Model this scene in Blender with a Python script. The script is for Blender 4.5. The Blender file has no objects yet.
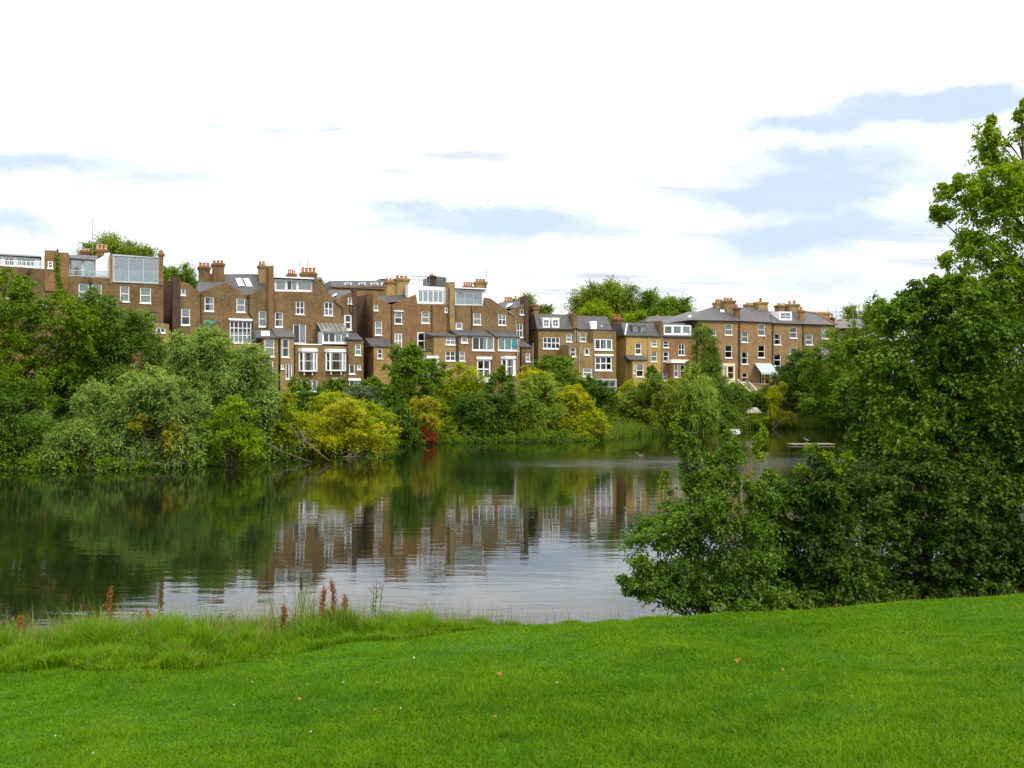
import bpy, math, random
import numpy as np
from mathutils import Vector
from mathutils.geometry import tessellate_polygon

R = math.radians
random.seed(7)
scene = bpy.context.scene
COL = scene.collection

# ------------------------------------------------------------------ camera
F, CX, HY, EYE = 939.0, 512.0, 390.0, 4.4      # focal length in pixels, picture centre, horizon row, eye height over the water
cam_d = bpy.data.cameras.new('camera')
cam = bpy.data.objects.new('camera', cam_d)
COL.objects.link(cam)
cam.location = (0, 0, EYE)
cam.rotation_euler = (R(90), 0, 0)
cam_d.sensor_width = 36
cam_d.lens = 36 * F / 1024
cam_d.shift_y = 6 / 1024
cam_d.clip_start, cam_d.clip_end = 0.1, 5000
scene.camera = cam

# ------------------------------------------------------------------ world, sun, exposure
SUN_EL, SUN_AZ = 48, 140          # azimuth clockwise from +Y (the view direction): behind the camera, to the right
CLOUD, GAP, SKY_STRENGTH = 14.0, 0.76, 0.10
world = bpy.data.worlds.new('World')
scene.world = world
world.use_nodes = True
scene.view_settings.view_transform = 'Standard'
scene.view_settings.look = 'None'
scene.view_settings.exposure = 0.30
scene.view_settings.gamma = 1.0
scene.view_settings.use_curve_mapping = False


class NT:
    """small helper for wiring node trees"""
    def __init__(s, tree):
        s.t = tree
        tree.nodes.clear()

    def n(s, kind, **kw):
        nd = s.t.nodes.new(kind)
        for k, v in kw.items():
            setattr(nd, k, v)
        return nd

    def put(s, sock, v):
        if isinstance(v, bpy.types.NodeSocket):
            s.t.links.new(v, sock)
        else:
            if hasattr(sock.default_value, '__len__') and hasattr(v, '__len__') and len(v) == 3 and len(sock.default_value) == 4:
                v = (*v, 1)
            sock.default_value = v

    def m(s, op, a, b=0.0, c=None, clamp=False):
        nd = s.n('ShaderNodeMath', operation=op, use_clamp=clamp)
        s.put(nd.inputs[0], a)
        s.put(nd.inputs[1], b)
        if c is not None:
            s.put(nd.inputs[2], c)
        return nd.outputs[0]

    def mix(s, f, a, b, blend='MIX'):
        nd = s.n('ShaderNodeMix', data_type='RGBA', blend_type=blend)
        s.put(nd.inputs[0], f)
        s.put(nd.inputs[6], a)
        s.put(nd.inputs[7], b)
        return nd.outputs[2]

    def noise(s, vec, scale, detail=4, rough=.55, dist=0.0):
        nd = s.n('ShaderNodeTexNoise')
        if vec is not None:
            s.put(nd.inputs['Vector'], vec)
        nd.inputs['Scale'].default_value = scale
        nd.inputs['Detail'].default_value = detail
        nd.inputs['Roughness'].default_value = rough
        nd.inputs['Distortion'].default_value = dist
        return nd.outputs['Fac']

    def ramp(s, f, stops):
        nd = s.n('ShaderNodeValToRGB')
        el = nd.color_ramp.elements
        while len(el) < len(stops):
            el.new(.5)
        for e, (p, c) in zip(el, stops):
            e.position = p
            e.color = (*c, 1) if len(c) == 3 else c
        s.put(nd.inputs[0], f)
        return nd.outputs[0]

    def maprange(s, v, a, b, c=0.0, d=1.0):
        nd = s.n('ShaderNodeMapRange')
        for i, x in enumerate((v, a, b, c, d)):
            s.put(nd.inputs[i], x)
        return nd.outputs[0]

    def mapping(s, vec, scale=(1, 1, 1), loc=(0, 0, 0), rot=(0, 0, 0)):
        nd = s.n('ShaderNodeMapping')
        s.put(nd.inputs[0], vec)
        nd.inputs['Location'].default_value = loc
        nd.inputs['Rotation'].default_value = rot
        nd.inputs['Scale'].default_value = scale
        return nd.outputs[0]


def make_world():
    w = NT(world.node_tree)
    out = w.n('ShaderNodeOutputWorld')
    bg = w.n('ShaderNodeBackground')
    bg.inputs[1].default_value = SKY_STRENGTH
    w.t.links.new(bg.outputs[0], out.inputs[0])
    sky = w.n('ShaderNodeTexSky', sky_type='NISHITA')
    sky.sun_disc = False
    sky.sun_elevation = R(SUN_EL)
    sky.sun_rotation = R(SUN_AZ)
    gen = w.n('ShaderNodeTexCoord').outputs['Generated']
    sep = w.n('ShaderNodeSeparateXYZ')
    w.put(sep.inputs[0], gen)
    x, y, z = sep.outputs
    zz = w.m('ADD', w.m('MAXIMUM', z, 0.0), 0.10)
    comb = w.n('ShaderNodeCombineXYZ')
    w.put(comb.inputs[0], w.m('DIVIDE', x, zz))
    w.put(comb.inputs[1], w.m('DIVIDE', y, zz))
    plane = comb.outputs[0]
    n1 = w.noise(plane, 1.6, 7, .58)
    n2 = w.noise(w.mapping(plane, (1, 1, 1), (7, 3, 1)), 4.0, 6, .55)
    wob1 = w.m('MULTIPLY', w.m('SUBTRACT', w.noise(gen, 9, 5, .6), .5), .16)
    wob2 = w.m('MULTIPLY', w.m('SUBTRACT', w.noise(w.mapping(gen, (1, 1, 1), (4, 4, 4)), 14, 5, .6), .5), .05)
    az = w.m('ADD', w.m('ARCTAN2', x, y), wob1)
    el = w.m('ADD', w.m('ARCSINE', z), wob2)
    # breaks in the cloud: (pixel column, row, half width, half height, weight)
    spots = [(830, 118, 160, 15, 1.0), (970, 104, 80, 15, .95), (805, 158, 110, 12, .75), (850, 184, 140, 17, 1.05), (785, 198, 80, 9, .75),
             (815, 233, 105, 17, 1.25), (545, 224, 95, 16, 1.1), (435, 207, 80, 15, 1.05), (25, 160, 120, 13, 1.15), (10, 222, 60, 14, 1.1),
             (300, 132, 90, 15, .62), (505, 275, 70, 9, .55), (780, 285, 100, 10, .5), (120, 252, 120, 8, .3), (690, 60, 160, 12, .2), (960, 150, 90, 40, .35), (720, 262, 150, 34, .35), (840, 175, 190, 75, .28), (480, 235, 170, 40, .28), (60, 190, 140, 50, .30), (840, 290, 120, 20, .35), (300, 235, 200, 16, .25)]
    tot = None
    for px, py, sx, sy, k in spots:
        u = (px - CX) / F
        a0, e0 = math.atan(u), math.atan((HY - py) / F / math.sqrt(1 + u * u))
        da = w.m('DIVIDE', w.m('SUBTRACT', az, a0), sx / F)
        de = w.m('DIVIDE', w.m('SUBTRACT', el, e0), sy / F)
        g = w.m('EXPONENT', w.m('MULTIPLY', w.m('ADD', w.m('MULTIPLY', da, da), w.m('MULTIPLY', de, de)), -1.0))
        g = w.m('MULTIPLY', g, k)
        tot = g if tot is None else w.m('ADD', tot, g)
    # other breaks over the rest of the sky dome, away from the view
    rest = w.m('MULTIPLY', w.maprange(n1, .56, .72), w.maprange(y, .55, .2))
    st = w.n('ShaderNodeCombineXYZ')
    w.put(st.inputs[0], w.m('MULTIPLY', w.m('ARCTAN2', x, y), 5.0))
    w.put(st.inputs[1], w.m('MULTIPLY', w.m('ARCSINE', z), 17.0))
    n3 = w.noise(st.outputs[0], 1.0, 8, .56, .25)
    f = w.m('ADD', w.m('MULTIPLY', w.m('MINIMUM', tot, 1.25), .90), w.m('MULTIPLY', w.m('SUBTRACT', n3, .5), 2.1))
    f = w.maprange(w.m('ADD', f, rest), .0, 1.12, 0, .95)
    f = w.m('MULTIPLY', f, w.m('MINIMUM', w.m('ADD', w.m('MULTIPLY', tot, 4.0), rest), 1.0), clamp=True)
    # cloud body: brilliant white, a little greyer in thick places
    body = w.ramp(w.maprange(w.noise(w.mapping(plane, (.55, 1.6, 1), (2, 9, 0)), 1.5, 7, .6), .38, .68), [(0, (CLOUD, CLOUD, CLOUD * 1.01)), (.45, (CLOUD * .93, CLOUD * .94, CLOUD * .97)), (1, (CLOUD * .50, CLOUD * .535, CLOUD * .60))])
    lum = w.m('ADD', .62, w.m('MULTIPLY', w.m('MINIMUM', w.m('MAXIMUM', z, 0.0), .62), 1.4))
    lumc = w.n('ShaderNodeCombineXYZ')
    for i in range(3):
        w.put(lumc.inputs[i], lum)
    body = w.mix(1.0, body, lumc.outputs[0], 'MULTIPLY')
    gap = w.mix(.75, sky.outputs[0], (7.3, 8.6, 10.5))
    gap = w.mix(1.0, gap, (GAP * 1.15, GAP * 1.15, GAP * 1.15), 'MULTIPLY')
    skyc = w.mix(f, body, gap)
    w.put(bg.inputs[0], skyc)


make_world()
sun_d = bpy.data.lights.new('sun', 'SUN')
sun_d.energy = 2.0
sun_d.angle = R(10)
sun_d.color = (1, .96, .88)
sun = bpy.data.objects.new('sun', sun_d)
COL.objects.link(sun)
sdir = Vector((math.sin(R(SUN_AZ)) * math.cos(R(SUN_EL)), math.cos(R(SUN_AZ)) * math.cos(R(SUN_EL)), math.sin(R(SUN_EL))))
sun.rotation_euler = (-sdir).to_track_quat('-Z', 'Y').to_euler()

# ------------------------------------------------------------------ helpers


def tag(o, label=None, cat=None, group=None, kind=None):
    for k, v in (('label', label), ('category', cat), ('group', group), ('kind', kind)):
        if v:
            o[k] = v
    return o


def empty(name, loc, rz=0.0):
    o = bpy.data.objects.new(name, None)
    o.empty_display_size = .3
    COL.objects.link(o)
    o.location = loc
    o.rotation_euler = (0, 0, rz)
    return o


class MB:
    """collects boxes, tubes and polygons, builds ONE mesh object"""
    def __init__(s):
        s.v, s.f, s.mi = [], [], []

    def poly(s, pts, mi=0):
        b = len(s.v)
        s.v += [tuple(p) for p in pts]
        s.f.append(tuple(range(b, b + len(pts))))
        s.mi.append(mi)

    def mesh(s, verts, faces, mi=0):
        b = len(s.v)
        s.v += [tuple(p) for p in verts]
        for f in faces:
            s.f.append(tuple(i + b for i in f))
            s.mi.append(mi)

    def box(s, x0, x1, y0, y1, z0, z1, mi=0):
        x0, x1 = min(x0, x1), max(x0, x1)
        y0, y1 = min(y0, y1), max(y0, y1)
        z0, z1 = min(z0, z1), max(z0, z1)
        s.mesh([(x0, y0, z0), (x1, y0, z0), (x1, y1, z0), (x0, y1, z0), (x0, y0, z1), (x1, y0, z1), (x1, y1, z1), (x0, y1, z1)],
               [(0, 3, 2, 1), (4, 5, 6, 7), (0, 1, 5, 4), (1, 2, 6, 5), (2, 3, 7, 6), (3, 0, 4, 7)], mi)

    def hexa(s, p, mi=0):
        """eight corners: bottom four, top four"""
        s.mesh(p, [(0, 3, 2, 1), (4, 5, 6, 7), (0, 1, 5, 4), (1, 2, 6, 5), (2, 3, 7, 6), (3, 0, 4, 7)], mi)

    def tube(s, pts, rad, sides=6, mi=0, cap=True):
        pts = [Vector(p) for p in pts]
        if not hasattr(rad, '__len__'):
            rad = [rad] * len(pts)
        b = len(s.v)
        prev = None
        for i, p in enumerate(pts):
            t = (pts[min(i + 1, len(pts) - 1)] - pts[max(i - 1, 0)])
            t = t.normalized() if t.length > 1e-9 else Vector((0, 0, 1))
            if prev is None:
                a = t.orthogonal().normalized()
            else:
                a = prev - t * prev.dot(t)
                a = a.normalized() if a.length > 1e-6 else t.orthogonal().normalized()
            prev = a
            c = t.cross(a)
            for k in range(sides):
                th = 2 * math.pi * k / sides
                s.v.append(tuple(p + (a * math.cos(th) + c * math.sin(th)) * rad[i]))
        for i in range(len(pts) - 1):
            for k in range(sides):
                k2 = (k + 1) % sides
                s.f.append((b + i * sides + k, b + i * sides + k2, b + (i + 1) * sides + k2, b + (i + 1) * sides + k))
                s.mi.append(mi)
        if cap:
            s.f.append(tuple(b + k for k in reversed(range(sides))))
            s.mi.append(mi)
            s.f.append(tuple(b + (len(pts) - 1) * sides + k for k in range(sides)))
            s.mi.append(mi)

    def lathe(s, c, prof, sides=10, mi=0):
        """profile of (radius, z) about the vertical through c"""
        s.tube([(c[0], c[1], c[2] + z) for r, z in prof], [r for r, z in prof], sides, mi)

    def build(s, name, mats, parent=None, smooth=False):
        me = bpy.data.meshes.new(name)
        me.from_pydata(s.v, [], s.f)
        if not isinstance(mats, (list, tuple)):
            mats = [mats]
        for m in mats:
            me.materials.append(m)
        me.polygons.foreach_set('material_index', s.mi)
        if smooth:
            me.polygons.foreach_set('use_smooth', [True] * len(s.f))
        me.update()
        o = bpy.data.objects.new(name, me)
        COL.objects.link(o)
        if parent:
            o.parent = parent
        return o


def mesh_np(name, verts, faces, mat, parent=None, smooth=False):
    """faces: list of integer arrays (n, k), one per face size"""
    me = bpy.data.meshes.new(name)
    me.vertices.add(len(verts))
    me.vertices.foreach_set('co', np.asarray(verts, np.float32).ravel())
    nl = sum(f.size for f in faces)
    npoly = sum(len(f) for f in faces)
    me.loops.add(nl)
    me.polygons.add(npoly)
    me.loops.foreach_set('vertex_index', np.concatenate([f.ravel() for f in faces]).astype(np.int32))
    starts, off = [], 0
    for f in faces:
        starts.append(off + np.arange(len(f)) * f.shape[1])
        off += f.size
    me.polygons.foreach_set('loop_start', np.concatenate(starts).astype(np.int32))
    if smooth:
        me.polygons.foreach_set('use_smooth', np.ones(npoly, bool))
    me.update(calc_edges=True)
    for m in (mat if isinstance(mat, (list, tuple)) else [mat]):
        me.materials.append(m)
    o = bpy.data.objects.new(name, me)
    COL.objects.link(o)
    if parent:
        o.parent = parent
    return o


def at(px, py, d):
    return Vector(((px - CX) / F * d, d, EYE - (py - HY) / F * d))


# ------------------------------------------------------------------ materials
def new_mat(name):
    m = bpy.data.materials.new(name)
    m.use_nodes = True
    t = NT(m.node_tree)
    out = t.n('ShaderNodeOutputMaterial')
    return m, t, out


def principled(t, out, color, rough=.6, spec=.3, metal=0.0, normal=None):
    p = t.n('ShaderNodeBsdfPrincipled')
    t.put(p.inputs['Base Color'], color)
    t.put(p.inputs['Roughness'], rough)
    p.inputs['Specular IOR Level'].default_value = spec
    p.inputs['Metallic'].default_value = metal
    if normal is not None:
        t.put(p.inputs['Normal'], normal)
    t.t.links.new(p.outputs[0], out.inputs[0])
    return p


def bump(t, h, strength=.3, dist=.02):
    b = t.n('ShaderNodeBump')
    b.inputs['Strength'].default_value = strength
    b.inputs['Distance'].default_value = dist
    t.put(b.inputs['Height'], h)
    return b.outputs[0]


def objco(t):
    return t.n('ShaderNodeTexCoord').outputs['Object']


def mat_plain(name, c, rough=.6, spec=.3, var=.25, scale=2.0, metal=0.0):
    m, t, out = new_mat(name)
    co = objco(t)
    n = t.noise(co, scale, 5, .6)
    d = tuple(x * (1 - var) for x in c)
    l = tuple(min(x * (1 + var * .6), .9) for x in c)
    col = t.ramp(n, [(.3, d), (.7, l)])
    principled(t, out, col, rough, spec, metal)
    return m


def mat_brick(name, c1, c2, mortar, stain=.5):
    m, t, out = new_mat(name)
    co = objco(t)
    sp = t.n('ShaderNodeSeparateXYZ')
    t.put(sp.inputs[0], co)
    cb = t.n('ShaderNodeCombineXYZ')
    t.put(cb.inputs[0], t.m('ADD', sp.outputs[0], sp.outputs[1]))
    t.put(cb.inputs[1], sp.outputs[2])
    b = t.n('ShaderNodeTexBrick')
    t.put(b.inputs['Vector'], cb.outputs[0])
    b.inputs['Scale'].default_value = 1.0
    b.inputs['Brick Width'].default_value = .225
    b.inputs['Row Height'].default_value = .075
    b.inputs['Mortar Size'].default_value = .006
    b.inputs['Color1'].default_value = (*c1, 1)
    b.inputs['Color2'].default_value = (*c2, 1)
    b.inputs['Mortar'].default_value = (*mortar, 1)
    n1 = t.noise(co, .55, 6, .62)
    n2 = t.noise(t.mapping(co, (2.2, 2.2, .5), (3, 1, 2)), 1.0, 6, .7)
    n3 = t.noise(co, 3.5, 4, .6)
    col = t.mix(t.maprange(n1, .42, .68, 0, stain), b.outputs[0], tuple(x * .45 for x in c1))
    col = t.mix(t.maprange(n2, .50, .70, 0, .8 * stain), col, (.05, .04, .032))
    col = t.mix(t.maprange(n3, .5, .8, 0, .5), col, tuple(min(1, x * 1.5) for x in c2))
    ow = t.n('ShaderNodeObjectInfo').outputs['Random']
    col = t.mix(1.0, col, t.ramp(ow, [(0, (.74, .72, .72)), (.35, (.95, .93, .90)), (.7, (1.08, 1.08, 1.05)), (1, (1.22, 1.14, 1.0))]), 'MULTIPLY')
    principled(t, out, col, .9, .15, normal=bump(t, b.outputs['Fac'], .25, -.01))
    return m


def mat_slate(name, c):
    m, t, out = new_mat(name)
    co = objco(t)
    sp = t.n('ShaderNodeSeparateXYZ')
    t.put(sp.inputs[0], co)
    cb = t.n('ShaderNodeCombineXYZ')
    t.put(cb.inputs[0], sp.outputs[0])
    t.put(cb.inputs[1], t.m('ADD', sp.outputs[2], t.m('MULTIPLY', sp.outputs[1], .4)))
    b = t.n('ShaderNodeTexBrick')
    t.put(b.inputs['Vector'], cb.outputs[0])
    b.inputs['Scale'].default_value = 1
    b.inputs['Brick Width'].default_value = .3
    b.inputs['Row Height'].default_value = .2
    b.inputs['Mortar Size'].default_value = .012
    b.inputs['Color1'].default_value = (*c, 1)
    b.inputs['Color2'].default_value = (*[x * 1.6 for x in c], 1)
    b.inputs['Mortar'].default_value = (*[x * .4 for x in c], 1)
    n = t.noise(co, 1.1, 6, .65)
    col = t.mix(t.maprange(n, .45, .75, 0, .6), b.outputs[0], (.10, .095, .08))
    principled(t, out, col, .6, .35, normal=bump(t, b.outputs['Fac'], .4, -.01))
    return m


def mat_glass(name, tint=(.9, .93, .92), refl=1.45, base=.015):
    m, t, out = new_mat(name)
    tr = t.n('ShaderNodeBsdfTransparent')
    tr.inputs[0].default_value = (*tint, 1)
    gl = t.n('ShaderNodeBsdfGlossy')
    gl.inputs['Roughness'].default_value = .03
    gl.inputs['Color'].default_value = (.95, .97, 1, 1)
    co = objco(t)
    t.put(gl.inputs['Normal'], bump(t, t.noise(co, 1.3, 2, .5), .12, .05))
    fr = t.n('ShaderNodeFresnel')
    fr.inputs[0].default_value = refl
    mx = t.n('ShaderNodeMixShader')
    t.put(mx.inputs[0], t.m('ADD', fr.outputs[0], base, clamp=True))
    t.t.links.new(tr.outputs[0], mx.inputs[1])
    t.t.links.new(gl.outputs[0], mx.inputs[2])
    t.t.links.new(mx.outputs[0], out.inputs[0])
    return m


def mat_leaf(name, dark, mid, light, trans=.35, hue_scale=.9, rough=.55, spec=.10, accent=None, accent_at=.97):
    m, t, out = new_mat(name)
    geo = t.n('ShaderNodeNewGeometry')
    rnd = geo.outputs['Random Per Island']
    co = objco(t)
    n = t.noise(co, hue_scale, 3, .5)
    f = t.m('ADD', t.m('MULTIPLY', rnd, .62), t.m('MULTIPLY', t.m('SUBTRACT', n, .5), 1.3))
    f = t.m('ADD', f, .18, clamp=True)
    stops = [(0, dark), (.5, mid), (.9, light)]
    col = t.ramp(f, stops)
    if accent:
        col = t.mix(t.m('GREATER_THAN', rnd, accent_at), col, accent)
    p = t.n('ShaderNodeBsdfPrincipled')
    t.put(p.inputs['Base Color'], col)
    p.inputs['Roughness'].default_value = rough
    p.inputs['Specular IOR Level'].default_value = spec
    tl = t.n('ShaderNodeBsdfTranslucent')
    t.put(tl.inputs[0], t.mix(1.0, col, (1.25, 1.2, .7), 'MULTIPLY'))
    mx = t.n('ShaderNodeMixShader')
    mx.inputs[0].default_value = trans
    t.t.links.new(p.outputs[0], mx.inputs[1])
    t.t.links.new(tl.outputs[0], mx.inputs[2])
    t.t.links.new(mx.outputs[0], out.inputs[0])
    return m


M = {}
M['brick_brown'] = mat_brick('brick_brown', (0.157, 0.094, 0.040), (0.211, 0.134, 0.059), (.22, .17, .11), .75)
M['brick_rust'] = mat_brick('brick_rust', (0.193, 0.099, 0.038), (0.247, 0.140, 0.055), (.23, .17, .11), .65)
M['brick_ochre'] = mat_brick('brick_ochre', (0.243, 0.154, 0.052), (0.306, 0.204, 0.073), (.28, .22, .14), .55)
M['brick_yellow'] = mat_brick('brick_yellow', (0.333, 0.216, 0.055), (0.387, 0.270, 0.078), (.31, .25, .15), .4)
M['brick_orange'] = mat_brick('brick_orange', (0.243, 0.131, 0.052), (0.301, 0.176, 0.074), (.26, .20, .13), .5)
M['brick_red'] = mat_brick('brick_red', (0.255, 0.125, 0.053), (0.315, 0.168, 0.075), (.26, .20, .13), .4)
M['brick_tan'] = mat_brick('brick_tan', (0.270, 0.176, 0.067), (0.333, 0.230, 0.095), (.27, .21, .14), .6)
M['brick_dark'] = mat_brick('brick_dark', (.070, .042, .03), (.095, .058, .04), (.09, .07, .05), .5)  # dark brick; side walls in the gaps carry their shade in this colour
M['slate'] = mat_slate('slate', (.054, .051, .050))
M['slate_brown'] = mat_slate('slate_brown', (.085, .078, .072))
M['lead'] = mat_plain('lead', (.085, .084, .084), .5, .4, .3, 1.5)
M['white'] = mat_plain('white_paint', (.80, .80, .79), .45, .35, .08, 1.2)
M['white_render'] = mat_plain('white_render', (.74, .74, .73), .8, .2, .12, .9)
M['cream'] = mat_plain('cream_render', (.66, .60, .45), .8, .2, .15, .9)
M['grey_frame'] = mat_plain('grey_frame', (.42, .44, .45), .4, .4, .12, 1.5)
M['dark_pipe'] = mat_plain('dark_pipe', (.03, .028, .028), .45, .4, .3, 3)
M['grey_pipe'] = mat_plain('grey_pipe', (.30, .30, .29), .5, .35, .2, 3)
M['pot'] = mat_plain('terracotta', (.38, .14, .06), .8, .2, .35, 2.5)
M['pot_pale'] = mat_plain('buff_clay', (.48, .33, .17), .8, .2, .3, 2.5)
M['curtain'] = mat_plain('curtain_cloth', (.72, .72, .70), .9, .1, .12, 4)
M['aqua'] = mat_plain('aqua_sky_reflection', (.50, .66, .64), .9, .1, .15, .6)  # reflected sky put into the colour of a sheet behind panes
M['teal'] = mat_plain('teal_cloth', (.03, .26, .30), .8, .2, .2, 3)
M['glass'] = mat_glass('window_glass')
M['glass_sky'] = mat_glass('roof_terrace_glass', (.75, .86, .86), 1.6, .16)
M['stone'] = mat_plain('stone', (.42, .37, .27), .9, .15, .25, 1.3)
M['glass_roof'] = mat_plain('conservatory_roof_glass', (.16, .15, .13), .12, .6, .4, 1.5)
M['timber'] = mat_plain('weathered_timber', (.16, .115, .075), .85, .2, .35, 4)
M['green_paint'] = mat_plain('green_canvas', (.05, .17, .14), .7, .25, .2, 2)
M['awning'] = mat_plain('pale_canvas', (.40, .46, .43), .8, .15, .12, 1.5)
M['metal'] = mat_plain('aerial_metal', (.32, .33, .34), .4, .5, .15, 4, .6)
M['bark'] = mat_plain('bark', (.075, .058, .042), .9, .15, .5, 6)
M['bark_pale'] = mat_plain('dead_wood', (.13, .105, .08), .9, .15, .4, 5)
M['roof_felt'] = mat_plain('roof_felt', (.42, .42, .41), .8, .2, .2, 1.2)

# ------------------------------------------------------------------ ground and pond
POND = [(-90, 15.5), (-40, 15), (-20, 14.6), (-10, 14.7), (-4, 15.0), (0, 15.2), (4, 15.6), (8, 16.4), (14, 18), (24, 22), (38, 30), (46, 50),
        (48, 80), (44, 101), (38, 106), (30, 108.5), (22.5, 104), (17, 97.5), (12, 91), (8, 83), (4, 80), (-3, 79.2), (-7, 77), (-9.5, 73), (-12.5, 64.5), (-15.8, 59.5), (-18, 54.5),
        (-22, 51.8), (-28, 52), (-45, 50), (-90, 44)]


ROW_A, ROW_D = R(22), 110.0              # the terrace recedes to the right; depth where it crosses the picture centre


def pond_dist(x, y):
    """signed distance to the pond edge (positive on land) and 1 where the near edge is the closest"""
    x = np.asarray(x, float)
    y = np.asarray(y, float)
    best = np.full(x.shape, 1e9)
    near = np.zeros(x.shape, bool)
    inside = np.zeros(x.shape, bool)
    n = len(POND)
    for i in range(n):
        (x0, y0), (x1, y1) = POND[i], POND[(i + 1) % n]
        dx, dy = x1 - x0, y1 - y0
        t = np.clip(((x - x0) * dx + (y - y0) * dy) / (dx * dx + dy * dy), 0, 1)
        d = np.hypot(x - x0 - t * dx, y - y0 - t * dy)
        m = d < best
        best = np.where(m, d, best)
        near = np.where(m, i <= 9, near)
        cond = ((y0 > y) != (y1 > y))
        with np.errstate(divide='ignore', invalid='ignore'):
            xi = x0 + (y - y0) * dx / (dy if dy else 1e-9)
        inside ^= cond & (x < xi)
    return np.where(inside, -best, best), near


def height(x, y):
    x = np.asarray(x, float)
    y = np.asarray(y, float)
    sd, near = pond_dist(x, y)
    lawn = 2.75 - .12 * np.clip(y, -12, 40) + .06 * np.clip(x, -15, 15)
    lawn = lawn + .035 * np.sin(x * .9 + 1.3) * np.sin(y * .7 + .4) + .02 * np.sin(x * 2.3 + y * 1.1)
    lawn = np.maximum(lawn, .66)
    bank = .02 + .62 * sd
    k = .25
    hn = -k * np.log(np.exp(-np.clip(lawn, -5, 9) / k) + np.exp(-np.clip(bank, -5, 9) / k))
    dh = np.maximum((ROW_D + x * math.tan(ROW_A) - y) * math.cos(ROW_A) - 4.5, 0)
    hf = .08 + 3.82 * np.clip(sd / (sd + dh + .01), 0, 1) ** .85 + .05 * np.sin(x * .7) * np.sin(y * .9)
    hf = np.where((sd > 40) & (dh <= 0), np.minimum(hf, 3.9) + np.clip((sd - 40) * .01, 0, 3), hf)
    h = np.where(near, hn, hf)
    return np.where(sd < 0, np.maximum(.5 * sd, -1.2) - .02, np.maximum(h, .02))


def hgt(x, y):
    return float(height(np.array([x]), np.array([y]))[0])


def make_ground():
    xs = np.unique(np.concatenate([np.linspace(-1500, -100, 12), np.linspace(-100, -30, 50), np.linspace(-30, -12, 50), np.linspace(-12, 14, 150), np.linspace(14, 60, 60), np.linspace(60, 1500, 16)]))
    ys = np.unique(np.concatenate([np.linspace(-300, -10, 12), np.linspace(-10, 3, 20), np.linspace(3, 20, 140), np.linspace(20, 130, 140), np.linspace(130, 2500, 20)]))
    X, Y = np.meshgrid(xs, ys)
    Z = height(X, Y)
    v = np.stack([X, Y, Z], -1).reshape(-1, 3)
    nx, ny = len(xs), len(ys)
    i = np.arange((ny - 1) * (nx - 1))
    a = (i // (nx - 1)) * nx + i % (nx - 1)
    f = np.stack([a, a + 1, a + nx + 1, a + nx], 1)
    m, t, out = new_mat('grassy_earth')
    co = objco(t)
    n = t.noise(co, .35, 6, .6)
    n2 = t.noise(co, 14, 5, .65)
    c = t.ramp(n, [(.3, (.030, .085, .006)), (.55, (.042, .125, .008)), (.75, (.065, .15, .012))])
    c = t.mix(t.maprange(n2, .45, .75, 0, .6), c, (.03, .045, .01))
    spx = t.n('ShaderNodeSeparateXYZ')
    t.put(spx.inputs[0], co)
    far = t.ramp(t.noise(co, .6, 5, .65), [(.3, (.018, .030, .007)), (.6, (.030, .055, .010)), (.8, (.055, .05, .022))])
    c = t.mix(t.maprange(spx.outputs[1], 30, 40), c, far)
    principled(t, out, c, .95, .1, normal=bump(t, n2, .6, .04))
    return tag(mesh_np('ground', v, [f], m, smooth=True), kind='structure')


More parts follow.
